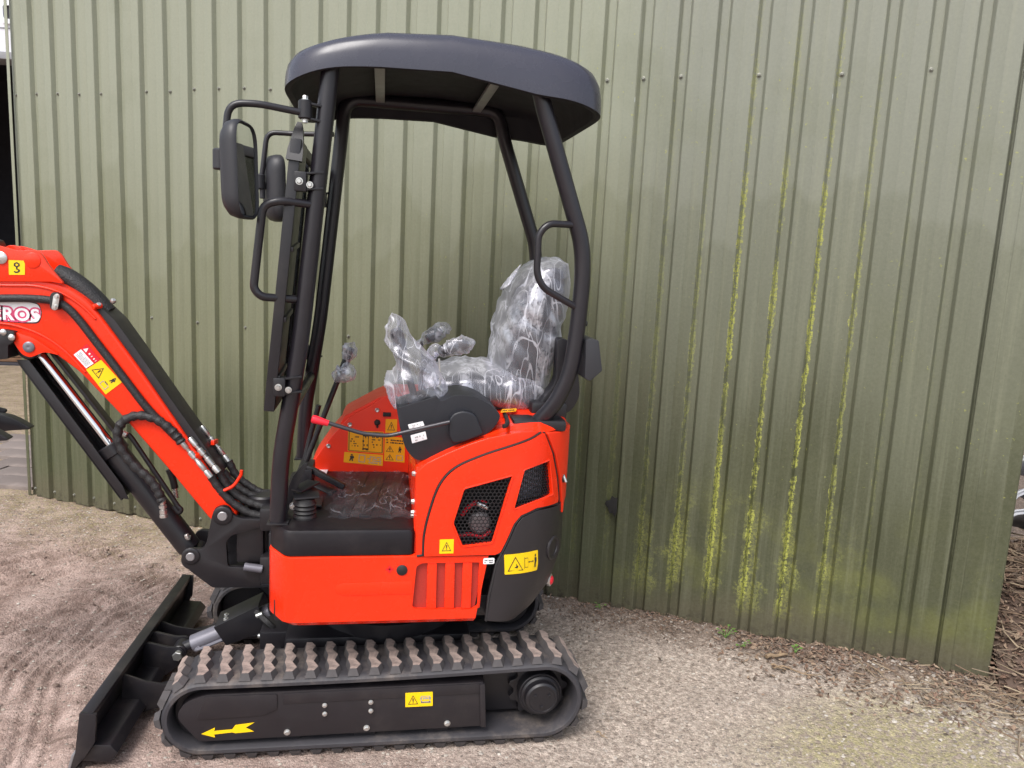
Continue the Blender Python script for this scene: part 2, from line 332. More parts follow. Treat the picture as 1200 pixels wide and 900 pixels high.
def varied(name, cols, rough=0.85, bscale=60):
    """one colour per loose piece (Random per island), for gravel, litter, twigs and pavers"""
    m, nt, p, v, out = base(name)
    g = nt.nodes.new('ShaderNodeNewGeometry')
    r = nt.nodes.new('ShaderNodeValToRGB'); e = r.color_ramp.elements
    while len(e) < len(cols): e.new(0.5)
    for i, c in enumerate(cols): e[i].position = i / (len(cols) - 1); e[i].color = c + (1,)
    nt.links.new(g.outputs['Random Per Island'], r.inputs[0])
    n = tex(nt, v, bscale, 5, 0.65)
    nt.links.new(mixc(nt, mth(nt, 'MULTIPLY', n, 0.6), r.outputs[0], (0.06, 0.05, 0.04)), p.inputs['Base Color'])
    p.inputs['Roughness'].default_value = rough
    bump(nt, p, n, 0.4, 0.003)
varied('gravel_stone', [(0.20, 0.15, 0.12), (0.40, 0.335, 0.275), (0.56, 0.50, 0.43), (0.13, 0.10, 0.085), (0.66, 0.61, 0.54)])
varied('earth_clod', [(0.15, 0.10, 0.08), (0.24, 0.165, 0.135), (0.33, 0.24, 0.205), (0.20, 0.135, 0.11)])
varied('leaf_litter', [(0.13, 0.07, 0.045), (0.25, 0.15, 0.10), (0.06, 0.038, 0.026), (0.40, 0.29, 0.20), (0.20, 0.115, 0.08)])
varied('dry_twigs', [(0.30, 0.21, 0.13), (0.16, 0.10, 0.065), (0.42, 0.33, 0.22), (0.12, 0.08, 0.06)])
varied('mound_soil', [(0.10, 0.065, 0.045), (0.13, 0.08, 0.06)], bscale=40)
def paver_mat():
    m, nt, p, v, out = base('paver_clay')
    oi = nt.nodes.new('ShaderNodeObjectInfo')
    n = tex(nt, v, 30, 6, 0.65); n2 = tex(nt, v, 4, 5)
    c = mixc(nt, oi.outputs['Random'], (0.15, 0.122, 0.110), (0.225, 0.188, 0.172))
    c = mixc(nt, mth(nt, 'MULTIPLY', n, 0.5), c, (0.12, 0.10, 0.09))
    c = mixc(nt, mth(nt, 'MULTIPLY', sstep(nt, n2, 0.5, 0.7), 0.4), c, (0.34, 0.28, 0.25))
    nt.links.new(c, p.inputs['Base Color']); p.inputs['Roughness'].default_value = 0.85
    bump(nt, p, n, 0.4, 0.003)
paver_mat()

# ------------------------------------------------------------------ mesh helpers
def tag(o, label=None, cat=None, group=None, kind=None):
    for k, v in (('label', label), ('category', cat), ('group', group), ('kind', kind)):
        if v: o[k] = v
    return o
def empty(name, loc=(0, 0, 0), rz=0.0):
    o = bpy.data.objects.new(name, None); col.objects.link(o)
    o.location = loc; o.rotation_euler = (0, 0, rz); o.empty_display_size = 0.1
    return o
def mk(name, bm, mat, parent=None, smooth=38, recalc=True):
    if recalc: bmesh.ops.recalc_face_normals(bm, faces=bm.faces[:])
    me = bpy.data.meshes.new(name); bm.to_mesh(me); bm.free()
    for k in (mat if isinstance(mat, (list, tuple)) else [mat]): me.materials.append(MATS[k])
    if smooth:
        for p in me.polygons: p.use_smooth = True
        me.set_sharp_from_angle(angle=R(smooth))
    o = bpy.data.objects.new(name, me); col.objects.link(o)
    if parent: o.parent = parent
    return o
def clone(o, parent=None, loc=None, rot=None, scale=None):
    c = o.copy(); col.objects.link(c); c.parent = parent if parent else o.parent
    if loc is not None: c.location = loc
    if rot is not None: c.rotation_euler = rot
    if scale is not None: c.scale = scale
    return c
def merge(*bms):
    a = bms[0]
    for b in bms[1:]:
        me = bpy.data.meshes.new('tmp'); b.to_mesh(me); b.free(); a.from_mesh(me); bpy.data.meshes.remove(me)
    return a
def bev(bm, w, seg=2, ang=30):
    if w <= 0: return bm
    bmesh.ops.recalc_face_normals(bm, faces=bm.faces[:])
    es = [e for e in bm.edges if len(e.link_faces) == 2 and e.calc_face_angle(0) > R(ang)]
    if es: bmesh.ops.bevel(bm, geom=es, offset=w, offset_type='OFFSET', segments=seg, profile=0.6, affect='EDGES', clamp_overlap=True)
    return bm
def rounded(pts, r, n=4):
    """round the corners of a closed 2D outline"""
    out = []; N = len(pts)
    for i in range(N):
        rr = r[i] if isinstance(r, (list, tuple)) else r
        p = Vector(pts[i]); a = Vector(pts[i - 1]) - p; b = Vector(pts[(i + 1) % N]) - p
        d = min(rr, a.length * 0.45, b.length * 0.45)
        if d < 1e-5: out.append(tuple(p)); continue
        A = p + a.normalized() * d; B = p + b.normalized() * d
        for k in range(n + 1):
            t = k / n; out.append(tuple((1 - t) ** 2 * A + 2 * t * (1 - t) * p + t * t * B))
    return out
def smooth_line(pts, n=6):
    """Catmull-Rom through open points of any dimension"""
    P = [Vector(p) for p in pts]; P = [2 * P[0] - P[1]] + P + [2 * P[-1] - P[-2]]
    out = []
    for i in range(1, len(P) - 2):
        a, b, c, d = P[i - 1:i + 3]
        for k in range(n):
            t = k / n
            out.append(0.5 * ((2 * b) + (c - a) * t + (2 * a - 5 * b + 4 * c - d) * t * t + (3 * b - a - 3 * c + d) * t ** 3))
    out.append(P[-2]); return out
def fillet(pts, r, n=5):
    P = [Vector(p) for p in pts]; out = [P[0]]
    for i in range(1, len(P) - 1):
        p = P[i]; a = P[i - 1] - p; b = P[i + 1] - p; d = min(r, a.length * 0.48, b.length * 0.48)
        A = p + a.normalized() * d; B = p + b.normalized() * d
        for k in range(n + 1):
            t = k / n; out.append((1 - t) ** 2 * A + 2 * t * (1 - t) * p + t * t * B)
    out.append(P[-1]); return out
def flat_poly(pts, holes=(), y=0.0):
    bm = bmesh.new(); edges = []
    for loop in [pts] + list(holes):
        vs = [bm.verts.new((a, y, b)) for a, b in loop]
        edges += [bm.edges.new((vs[i], vs[(i + 1) % len(vs)])) for i in range(len(vs))]
    if holes: bmesh.ops.triangle_fill(bm, use_beauty=True, use_dissolve=False, edges=edges)
    else: bm.faces.new(bm.verts[:])
    return bm
def prism(pts, y0, y1, b=0.004, seg=2, holes=(), ang=30):
    """outline in the XZ plane extruded from y0 to y1"""
    bm = flat_poly(pts, holes, y0)
    r = bmesh.ops.extrude_face_region(bm, geom=bm.faces[:])
    bmesh.ops.translate(bm, vec=(0, y1 - y0, 0), verts=[v for v in r['geom'] if isinstance(v, bmesh.types.BMVert)])
    return bev(bm, b, seg, ang)
def tube(path, r, n=10, cap=True, closed=False):
    P = [Vector(p) for p in path]; N = len(P)
    bm = bmesh.new(); rings = []
    t0 = (P[1] - P[0]).normalized()
    u = t0.orthogonal().normalized()
    for i in range(N):
        t = (P[min(i + 1, N - 1)] - P[max(i - 1, 0)]).normalized()
        u = (u - t * u.dot(t)).normalized(); w = t.cross(u)
        rr = r[i] if isinstance(r, (list, tuple)) else r
        rings.append([bm.verts.new(P[i] + (u * math.cos(2 * math.pi * k / n) + w * math.sin(2 * math.pi * k / n)) * rr) for k in range(n)])
    for a, b in zip(rings, rings[1:]):
        for k in range(n): bm.faces.new((a[k], a[(k + 1) % n], b[(k + 1) % n], b[k]))
    if cap: bm.faces.new(rings[0]); bm.faces.new(rings[-1])
    return bm
def lathe(p0, axis, prof, n=24):
    """profile of (distance along axis, radius) turned about axis from p0"""
    p0 = Vector(p0); t = Vector(axis).normalized(); u = t.orthogonal().normalized(); w = t.cross(u)
    bm = bmesh.new(); rings = []
    for d, r in prof:
        rings.append([bm.verts.new(p0 + t * d + (u * math.cos(2 * math.pi * k / n) + w * math.sin(2 * math.pi * k / n)) * max(r, 1e-4)) for k in range(n)])
    for a, b in zip(rings, rings[1:]):
        for k in range(n): bm.faces.new((a[k], a[(k + 1) % n], b[(k + 1) % n], b[k]))
    bm.faces.new(rings[0]); bm.faces.new(rings[-1])
    return bm
def cyl(p0, p1, r, n=20, b=0.002):
    L = (Vector(p1) - Vector(p0)).length; b = min(b, r * 0.4, L * 0.4)
    return lathe(p0, Vector(p1) - Vector(p0), [(0, r - b), (b, r), (L - b, r), (L, r - b)], n)
def box(c, s, b=0.003, rot=None, seg=2):
    bm = bmesh.new(); bmesh.ops.create_cube(bm, size=1)
    bmesh.ops.scale(bm, vec=s, verts=bm.verts[:]); bev(bm, b, seg)
    if rot: bmesh.ops.rotate(bm, matrix=rot, cent=(0, 0, 0), verts=bm.verts[:])
    bmesh.ops.translate(bm, vec=c, verts=bm.verts[:])
    return bm
def bar(p0, p1, w, h, b=0.003, upv=(0, 0, 1)):
    """rectangular bar between two points; w across, h along upv"""
    p0, p1 = Vector(p0), Vector(p1); t = (p1 - p0); L = t.length; t.normalize()
    s = t.cross(Vector(upv)).normalized(); u = s.cross(t)
    bm = box((0, 0, 0), (L, w, h), b)
    bm.transform(Matrix(((t.x, s.x, u.x, 0), (t.y, s.y, u.y, 0), (t.z, s.z, u.z, 0), (0, 0, 0, 1))))
    bmesh.ops.translate(bm, vec=(p0 + p1) / 2, verts=bm.verts[:])
    return bm
def loft(rings, cap=True, close=True):
    bm = bmesh.new(); V = [[bm.verts.new(p) for p in r] for r in rings]; n = len(V[0])
    for a, b in zip(V, V[1:]):
        for k in range(n if close else n - 1): bm.faces.new((a[k], a[(k + 1) % n], b[(k + 1) % n], b[k]))
    if cap: bm.faces.new(V[0]); bm.faces.new(V[-1])
    return bm
def bolt_head(p, axis, r=0.008, h=0.006):
    t = Vector(axis).normalized(); p = Vector(p)
    return merge(lathe(p, t, [(0, r * 1.35), (0.0015, r * 1.35)], 14), lathe(p + t * 0.0015, t, [(0, r), (h * 0.8, r), (h, r * 0.8)], 6))

# surface of the tail: side wall at y = -0.45 that turns round the rear corner; s runs along the plan outline
TAIL_X, TAIL_R = 0.620, 0.25
TAIL_IN = [(0.36, 0.22), (0.40, 0.15), (0.44, 0.08), (0.50, 0.03), (0.60, 0.0), (2.0, 0.0)]
def tail_inset(z):
    if z <= TAIL_IN[0][0]: return TAIL_IN[0][1]
    for (a, b), (c, d) in zip(TAIL_IN, TAIL_IN[1:]):
        if z <= c: return b + (d - b) * (z - a) / (c - a)
    return 0.0
def tail(s, z, off=0.0):
    ccx = TAIL_X - TAIL_R; rx = TAIL_R - tail_inset(z)
    if s <= ccx: return (s, -0.45 - off, z)
    a = (s - ccx) / TAIL_R
    if a <= math.pi / 2:
        return (ccx + math.sin(a) * (rx + off), -0.2 - math.cos(a) * (TAIL_R + off), z)
    return (ccx + rx + off, -0.2 + (a - math.pi / 2) * TAIL_R, z)
def tail_panel(pts, o0, o1, b=0.004, holes=(), step=0.028, seg=2):
    """outline in (s, z) laid on the tail surface between offsets o0 (inside) and o1 (outside)"""
    bm = prism(pts, -o1, -o0, b, seg, holes)
    smin = min(p[0] for p in pts); smax = max(p[0] for p in pts); zmin = min(p[1] for p in pts)
    k = 0.18
    while k < smax:
        if k > smin: bmesh.ops.bisect_plane(bm, geom=bm.verts[:] + bm.edges[:] + bm.faces[:], plane_co=(k, 0, 0), plane_no=(1, 0, 0))
        k += step
    for zc in (0.40, 0.44, 0.47, 0.50, 0.55, 0.60):
        if zc > zmin: bmesh.ops.bisect_plane(bm, geom=bm.verts[:] + bm.edges[:] + bm.faces[:], plane_co=(0, 0, zc), plane_no=(0, 0, 1))
    for v in bm.verts: v.co = Vector(tail(v.co.x, v.co.z, -v.co.y))
    return bm

# flat prints: sticker = thin plate, its pictograms one sub-part
TRI = [('ring', [(0.08, 0.12), (0.92, 0.12), (0.5, 0.90)], 0.80), ('poly', [(0.46, 0.34), (0.54, 0.34), (0.56, 0.62), (0.44, 0.62)]), ('poly', [(0.46, 0.23), (0.54, 0.23), (0.54, 0.29), (0.46, 0.29)])]
MAN = [('poly', [(0.40, 0.80), (0.48, 0.90), (0.60, 0.88), (0.62, 0.76), (0.50, 0.70)]), ('poly', [(0.36, 0.68), (0.68, 0.70), (0.74, 0.46), (0.62, 0.40), (0.66, 0.10), (0.56, 0.10), (0.50, 0.36), (0.42, 0.10), (0.32, 0.12), (0.40, 0.44)])]
ARROWS = [('poly', [(0.05, 0.5), (0.25, 0.68), (0.25, 0.56), (0.75, 0.56), (0.75, 0.68), (0.95, 0.5), (0.75, 0.32), (0.75, 0.44), (0.25, 0.44), (0.25, 0.32)])]
FRAME = [('ring', [(0.1, 0.1), (0.9, 0.1), (0.9, 0.9), (0.1, 0.9)], 0.82)]
def lines(n, seed, fill=0.8):
    r = random.Random(seed); out = []
    for i in range(n):
        y0 = 0.06 + i * 0.9 / n; x = 0.04
        while x < 0.94:
            w = r.uniform(0.04, 0.16); x2 = min(0.96, x + w)
            if r.random() < fill: out.append(('poly', [(x, y0), (x2, y0), (x2, y0 + 0.45 / n), (x, y0 + 0.45 / n)]))
            x = x2 + 0.03
    return out
HOOK = [('ring', [(0.30, 0.62), (0.50, 0.52), (0.70, 0.62), (0.70, 0.82), (0.50, 0.93), (0.30, 0.82)], 0.5),
        ('poly', [(0.46, 0.36), (0.54, 0.36), (0.56, 0.54), (0.44, 0.54)]),
        ('poly', [(0.44, 0.38), (0.66, 0.40), (0.74, 0.26), (0.62, 0.12), (0.42, 0.08), (0.28, 0.18), (0.36, 0.26), (0.46, 0.19), (0.58, 0.22), (0.60, 0.30)])]
def pictos(bm, quad, surf, rect, shapes, off):
    a, b, c, d = [Vector(q) for q in quad]
    def m(u, v):
        u = rect[0] + u * (rect[2] - rect[0]); v = rect[1] + v * (rect[3] - rect[1])
        p = (a * (1 - u) + b * u) * (1 - v) + (d * (1 - u) + c * u) * v
        return surf(p[0], p[1], off)
    for sh in shapes:
        if sh[0] == 'poly': bm.faces.new([bm.verts.new(m(*q)) for q in sh[1]])
        else:
            n = len(sh[1]); gx = sum(q[0] for q in sh[1]) / n; gy = sum(q[1] for q in sh[1]) / n
            o = [bm.verts.new(m(*q)) for q in sh[1]]
            i = [bm.verts.new(m(gx + (q[0] - gx) * sh[2], gy + (q[1] - gy) * sh[2])) for q in sh[1]]
            for k in range(n): bm.faces.new((o[k], o[(k + 1) % n], i[(k + 1) % n], i[k]))
def sticker(name, quad, surf, mat, parent, groups=(), r=0.0015, label=None, base=0.0004):
    """quad: four (a, b) corners from lower left, anticlockwise; groups: (material, rectangle, shapes)"""
    pts = rounded(quad, r, 3)
    bm = bmesh.new(); f = [bm.verts.new(surf(p[0], p[1], base + 0.0010)) for p in pts]; g = [bm.verts.new(surf(p[0], p[1], base)) for p in pts]
    n = len(pts); bm.faces.new(f)
    for k in range(n): bm.faces.new((f[k], f[(k + 1) % n], g[(k + 1) % n], g[k]))
    o = mk(name, bm, mat, parent)
    if label: o['label'] = label
    byk = {}
    for mt, rect, shapes in groups: byk.setdefault(mt, []).append((rect, shapes))
    for mt, lst in byk.items():
        pb = bmesh.new()
        for rect, shapes in lst: pictos(pb, quad, surf, rect, shapes, base + 0.0018)
        mk('printed_symbol', pb, mt, o, recalc=False)
    return o
def plane_y(y): return lambda a, b, off: (a, y - off, b)

# ================================================================== THE SETTING
WALL_A = Vector((-2.041, 2.202, 0.0)); WALL_ROT = R(-28.593); WALL_L = 5.041
WD = Vector((math.cos(WALL_ROT), math.sin(WALL_ROT), 0)); WN = Vector((-WD.y, WD.x, 0))   # WN points away from the yard
def wall_dist(x, y): return -((Vector((x, y, 0)) - WALL_A).dot(WN))
def wall_s(x, y): return (Vector((x, y, 0)) - WALL_A).dot(WD)
def wp(s, d, z): return WALL_A + WD * s + WN * d + Vector((0, 0, z))

def seg_dist(p, pts):
    best = (9, 0); acc = 0
    for a, b in zip(pts, pts[1:]):
        ax, ay = a; bx, by = b; L2 = (bx - ax) ** 2 + (by - ay) ** 2; L = math.sqrt(L2)
        t = max(0, min(1, ((p[0] - ax) * (bx - ax) + (p[1] - ay) * (by - ay)) / L2))
        dx = p[0] - ax - t * (bx - ax); dy = p[1] - ay - t * (by - ay)
        d = math.hypot(dx, dy)
        if d < best[0]: best = (d, acc + t * L)
        acc += L
    return best
RUT1 = [(-1.02, -0.75), (-1.12, -0.30), (-1.22, 0.10), (-1.15, 0.55), (-0.9, 0.95)]
RUT2 = [(-1.42, -0.5), (-1.52, 0.0), (-1.46, 0.32), (-1.22, 0.62)]
def ground_z(x, y):
    v = Vector((x, y, 0.0))
    h = 0.010 * noise.noise(v * 1.7) + 0.006 * noise.noise(v * 5.1 + Vector((3, 1, 0))) + 0.0035 * noise.noise(v * 14) + 0.0022 * noise.noise(v * 34)
    left = max(0.0, min(1.0, (0.2 - x) / 1.0))
    a0 = R(24); q0 = Vector((x * math.cos(a0) + y * math.sin(a0), (-x * math.sin(a0) + y * math.cos(a0)) * 3.0, 0))
    h += left * (0.009 * abs(noise.noise(q0 * 6 + Vector((7, 0, 0)))) + 0.005 * abs(noise.noise(q0 * 17)) + 0.003 * noise.noise(v * 50))
    for rut, wdt in ((RUT1, 0.15), (RUT2, 0.11)):
        d, t = seg_dist((x, y), rut)
        if d < wdt * 1.6:
            k = max(0.0, 1 - (d / (wdt * 1.2)) ** 4)
            h = h * (1 - 0.5 * k) + k * (-0.012 + 0.013 * max(-0.6, math.sin(d * 128 + 1.5 * noise.noise(v * 3))) * (0.7 + 0.6 * noise.noise(v * 5)))
            h += 0.010 * math.exp(-((d - wdt * 1.25) / 0.03) ** 2)
    # a patch printed by pads: short parallel ridges
    lx, ly = x + 1.50, y - 1.12
    a = R(44); px, py = lx * math.cos(a) + ly * math.sin(a), -lx * math.sin(a) + ly * math.cos(a)
    if abs(px) < 0.34 and abs(py) < 0.27:
        k = max(0.0, 1 - (px / 0.32) ** 4) * max(0.0, 1 - (py / 0.25) ** 4)
        h = h * (1 - 0.5 * k) + k * (0.030 * (max(0.0, math.sin(py * 88 + 1.6 * noise.noise(v * 4) + 0.5 * noise.noise(v * 13))) ** 1.5 - 0.30) * max(0.2, 0.8 + 0.9 * noise.noise(v * 5 + Vector((2, 2, 0)))) + 0.006 * noise.noise(v * 22))
    # flatten under the tracks, slight bank of litter at the wall
    if -0.75 < x < 0.8 and -0.55 < y < 0.55:
        k = min(1, min(x + 0.75, 0.8 - x, 0.55 - abs(y)) / 0.08)
        h = h * (1 - k) + (-0.002) * k
    d = wall_dist(x, y)
    if -0.2 < d < 0.35 and x > -0.4: h += 0.022 * max(0, 1 - abs(d) / 0.35) * min(1, (x + 0.4)) * (0.7 + 0.6 * noise.noise(v * 6))
    return h
def make_ground():
    def axis(lo, hi, step, far_lo, far_hi):
        a = [lo + i * step for i in range(int((hi - lo) / step) + 1)]
        d = step; p = lo; L = []
        while p > far_lo: d *= 1.35; p -= d; L.append(p)
        d = step; q = a[-1]; H = []
        while q < far_hi: d *= 1.35; q += d; H.append(q)
        return L[::-1] + a + H
    xs = axis(-2.30, 2.70, 0.0115, -120, 120); ys = axis(-0.80, 2.30, 0.0115, -120, 120)
    verts = []; nx = len(xs)
    for y in ys:
        for x in xs:
            inn = -2.6 < x < 3.1 and -1.2 < y < 2.6
            verts.append((x, y, ground_z(x, y) if inn else -0.004))
    faces = [(j * nx + i, j * nx + i + 1, (j + 1) * nx + i + 1, (j + 1) * nx + i) for j in range(len(ys) - 1) for i in range(nx - 1)]
    me = bpy.data.meshes.new('ground'); me.from_pydata(verts, [], faces); me.materials.append(MATS['yard_ground'])
    for p in me.polygons: p.use_smooth = True
    o = bpy.data.objects.new('ground', me); col.objects.link(o)
    return tag(o, 'brown compacted earth and gravel yard in front of the green wall', None, None, 'structure')
ground = make_ground()

def add_stone(V, F, c, r, rr):
    a0 = rr.uniform(0, 6.28); n = 6; b = len(V); fl = rr.uniform(0.35, 0.75)
    V.append((c[0], c[1], c[2] + r * fl))
    for ring, (k, zz) in enumerate(((0.72, 0.62), (1.0, 0.05))):
        for i in range(n):
            a = a0 + 6.283 * (i + 0.5 * ring) / n; q = r * k * rr.uniform(0.75, 1.2)
            V.append((c[0] + math.cos(a) * q * 1.15, c[1] + math.sin(a) * q, c[2] + r * fl * zz))
    for i in range(n):
        j = (i + 1) % n
        F += [(b, b + 1 + i, b + 1 + j), (b + 1 + i, b + 1 + n + i, b + 1 + j), (b + 1 + j, b + 1 + n + i, b + 1 + n + j)]
def scatter_mesh(name, mat, V, F, label):
    me = bpy.data.meshes.new(name); me.from_pydata(V, [], F); me.materials.append(MATS[mat]); me.update()
    o = bpy.data.objects.new(name, me); col.objects.link(o)
    return tag(o, label, None, None, 'stuff')
V, F = [], []; rr = random.Random(11)
while len(F) < 18 * 12000:
    x = rr.uniform(-2.3, 2.7); y = rr.uniform(-0.8, 2.2); d = wall_dist(x, y)
    if d < 0.02: continue
    w = 0.40 + 0.45 * max(0, min(1, (x + 0.4) / 1.5)) + (0.5 if x > 1.6 and y < 0.1 else 0)
    if x < 0 and d < 0.6: w += 0.3
    if rr.random() > w * (0.6 + 0.8 * noise.noise(Vector((x * 2, y * 2, 5)))): continue
    r = 0.0022 + 0.0048 * rr.random() ** 2.5 + (0.006 * rr.random() ** 3 if x > 1.9 else 0)
    add_stone(V, F, (x, y, ground_z(x, y) + 0.0004), r, rr)
rc = random.Random(31); CV, CF = [], []
for i in range(2600):
    x = rc.uniform(-2.2, -0.35); y = rc.uniform(-0.7, 1.9)
    if wall_dist(x, y) < 0.05 or rc.random() > 0.5 + 0.9 * noise.noise(Vector((x * 2.3, y * 2.3, 1))): continue
    add_stone(CV, CF, (x, y, ground_z(x, y) - 0.003), 0.003 + 0.010 * rc.random() ** 3, rc)
scatter_mesh('earth_clods', 'earth_clod', CV, CF, 'small loose brown earth clods on the rutted ground at left')
scatter_mesh('gravel', 'gravel_stone', V, F, 'small pale gravel stones strewn over the earth yard')

def add_leaf(V, F, c, L, W, rr):
    a = rr.uniform(0, 6.283); t = Vector((math.cos(a), math.sin(a), rr.uniform(-0.35, 0.5))).normalized()
    s = t.cross(Vector((rr.uniform(-0.5, 0.5), rr.uniform(-0.5, 0.5), 1))).normalized(); u = s.cross(t)
    c = Vector(c); b = len(V); cur = rr.uniform(-0.3, 0.5) * L
    P = [c - t * L / 2, c - t * L * 0.1 + s * W / 2 + u * cur * 0.4, c + t * L * 0.25 + s * W * 0.4 + u * cur * 0.5, c + t * L / 2 + u * cur, c + t * L * 0.25 - s * W * 0.4 + u * cur * 0.3, c - t * L * 0.1 - s * W / 2 + u * cur * 0.2]
    V += [tuple(p) for p in P]; F += [(b, b + 1, b + 2, b + 3), (b, b + 3, b + 4, b + 5)]
V, F = [], []; rr = random.Random(5)
for i in range(8500):
    s = 1.6 + 3.9 * rr.random() ** 0.7; d = -abs(rr.gauss(0, 0.11)) - 0.015
    if s > 4.1 and rr.random() < 0.55: d -= rr.random() * 0.26
    p = wp(s, d, 0); n = 0.7 + 0.9 * noise.noise(p * 3)
    if rr.random() > n * min(1, (s - 1.4) / 1.6): continue
    L = rr.uniform(0.006, 0.022) * (1.25 if s > 4 else 0.8)
    add_leaf(V, F, (p.x, p.y, ground_z(p.x, p.y) + rr.uniform(0.001, 0.012)), L, L * rr.uniform(0.25, 0.6), rr)
for i in range(500):
    x, y = rr.uniform(-2.2, 2.4), rr.uniform(-0.7, 2.0)
    if wall_dist(x, y) < 0.05: continue
    L = rr.uniform(0.004, 0.013); add_leaf(V, F, (x, y, ground_z(x, y) + 0.003), L, L * 0.4, rr)
scatter_mesh('leaf_litter', 'leaf_litter', V, F, 'brown leaf litter banked along the foot of the green wall')

# sprigs, twigs and single leaves that can be told apart
def twig(p, L, ang, r, label, lift=0.006, bend=0.12):
    p = Vector(p); t = Vector((math.cos(ang), math.sin(ang), 0)); sd = Vector((-t.y, t.x, 0))
    pts = [p + t * L * (k / 5 - 0.5) + sd * bend * L * math.sin(k * 1.3) + Vector((0, 0, ground_z(p.x, p.y) + lift + 0.003 * math.sin(k * 2.1))) for k in range(6)]
    bm = tube(smooth_line(pts, 3), [r * (1 - 0.55 * k / 15) for k in range(16)], 7)
    q = pts[3]; bm = merge(bm, tube([q, q + t * L * 0.12 + sd * L * 0.10 + Vector((0, 0, 0.006)), q + t * L * 0.16 + sd * L * 0.17 + Vector((0, 0, 0.008))], [r * 0.6, r * 0.45, r * 0.3], 5))
    return tag(mk('twig', bm, 'bark'), label, 'twig', 'twigs lying by the wall')
g = [(1.607, -0.0018, 0.01), (1.629, -0.1276, 0.01), (1.567, -0.0913, 0.01), (0.7505, -0.4476, 0.01), (3.039, 0.5913, 0.01), (2.743, 0.1126, 0.01)]
twig(g[0], 0.10, 0.15, 0.009, 'short thick pale stick lying at the wall foot right of the seedling', bend=0.03)
twig(g[1], 0.18, -0.35, 0.0035, 'long thin pale twig on the gravel below the thick stick')
twig(g[2], 0.06, -0.75, 0.0035, 'small pale twig just under the thick stick')
twig(g[3], 0.045, -0.9, 0.0028, 'tiny reddish twig on the gravel right of the rubber track')
def seedling(p, h, n, label, seed):
    r = random.Random(seed); p = Vector(p); p.z = ground_z(p.x, p.y)
    t = empty('seedling', p); tag(t, label, 'plant', 'seedlings at the wall foot')
    st = bmesh.new(); lf = []
    for i in range(n):
        a = r.uniform(0, 6.28); L = h * r.uniform(0.5, 1.0); top = Vector((math.cos(a) * L * 0.6, math.sin(a) * L * 0.6, L * r.uniform(0.45, 0.8)))
        st = merge(st, tube([(0, 0, 0), top * 0.5 + Vector((0, 0, 0.004)), top], [0.0014, 0.0011, 0.0008], 5))
        u = Vector((math.cos(a), math.sin(a), 0.1)).normalized(); w = Vector((-u.y, u.x, r.uniform(-0.3, 0.3))).normalized(); l = r.uniform(0.010, 0.019); lf.append((top, u, w, l))
    mk('stem', st, 'leaf_green', t)
    for top, u, w, l in lf:
        bm = bmesh.new(); nn = u.cross(w)
        pts = [(0, 0), (0.35, 0.48), (0.75, 0.42), (1.1, 0), (0.75, -0.42), (0.35, -0.48)]
        ring = [bm.verts.new(top + u * a * l + w * b * l + nn * abs(b) * 0.3 * l) for a, b in pts]
        m0 = bm.verts.new(top + u * 0.5 * l); [bm.faces.new((m0, ring[k], ring[(k + 1) % 6])) for k in range(6)]
        mk('leaf', bm, 'leaf_green', t)
g = [(1.465, 0.1715, 0.01), (1.502, 0.1032, 0.01), (1.711, 0.0394, 0.01), (1.004, 0.4805, 0.01)]
seedling(g[0], 0.06, 9, 'bushiest green seedling at the foot of the algae streaked wall', 1)
seedling(g[1], 0.045, 5, 'thin green seedling just right of the bushiest one', 2)
seedling(g[2], 0.035, 5, 'green seedling beside the thick pale stick', 3)
seedling(g[3], 0.03, 4, 'tiny green seedling at the wall foot behind the excavator tail', 4)

# ------------------------------------------------------------------ the shed with its green profiled wall
shed = empty('metal_shed', WALL_A, WALL_ROT)
tag(shed, 'green profiled steel shed whose algae streaked wall fills the background', 'shed')
H = 3.05
NRIB = 32
def rib_section(i):
    """one pitch of the profile: valley with the screw at e, then a wide crown with a shallow crease"""
    e = S0 + PITCH * i
    return [(e - 0.022, -0.0225), (e - 0.0195, -0.0212), (e - 0.0085, -0.0012), (e - 0.006, 0.0), (e + 0.021, 0.0), (e + 0.0235, -0.0015), (e + 0.0325, -0.0208), (e + 0.035, -0.0225), (e + 0.079, -0.0188), (e + 0.0815, -0.0180), (e + 0.084, -0.0188)]
def sheet(i0, i1, lap):
    prof = []
    for i in range(i0, i1): prof += rib_section(i)
    prof.append((S0 + PITCH * i1 - 0.0225, -0.0227))                 # laps under the next sheet
    prof = [(s, y) for s, y in prof if s > 0.012 and s < 4.90]
    prof = [(s, y - (0.0010 if lap else 0.0)) for s, y in prof]
    zs = [0.008 + (H - 0.008) * k / 36 for k in range(37)]
    if i0 > 20: zs[0] = 0.012
    bm = bmesh.new(); rows = []
    for z in zs:
        rows.append([bm.verts.new((s, y + 0.0028 * noise.noise(Vector((s * 2.2, z * 1.4, i0))) + 0.0010 * noise.noise(Vector((s * 9, z * 5, i0 + 3))), z)) for s, y in prof])
    for a, b in zip(rows, rows[1:]):
        for k in range(len(a) - 1): bm.faces.new((a[k], a[k + 1], b[k + 1], b[k]))
    r = bmesh.ops.extrude_face_region(bm, geom=bm.faces[:])
    bmesh.ops.translate(bm, vec=(0, 0.0009, 0), verts=[v for v in r['geom'] if isinstance(v, bmesh.types.BMVert)])
    return mk('cladding_sheet', bm, 'green_cladding', shed, smooth=20)
cuts = [0, 6, 12, 18, 23, 28, 34]
for n, (a, b) in enumerate(zip(cuts, cuts[1:])): sheet(a, b, n % 2)
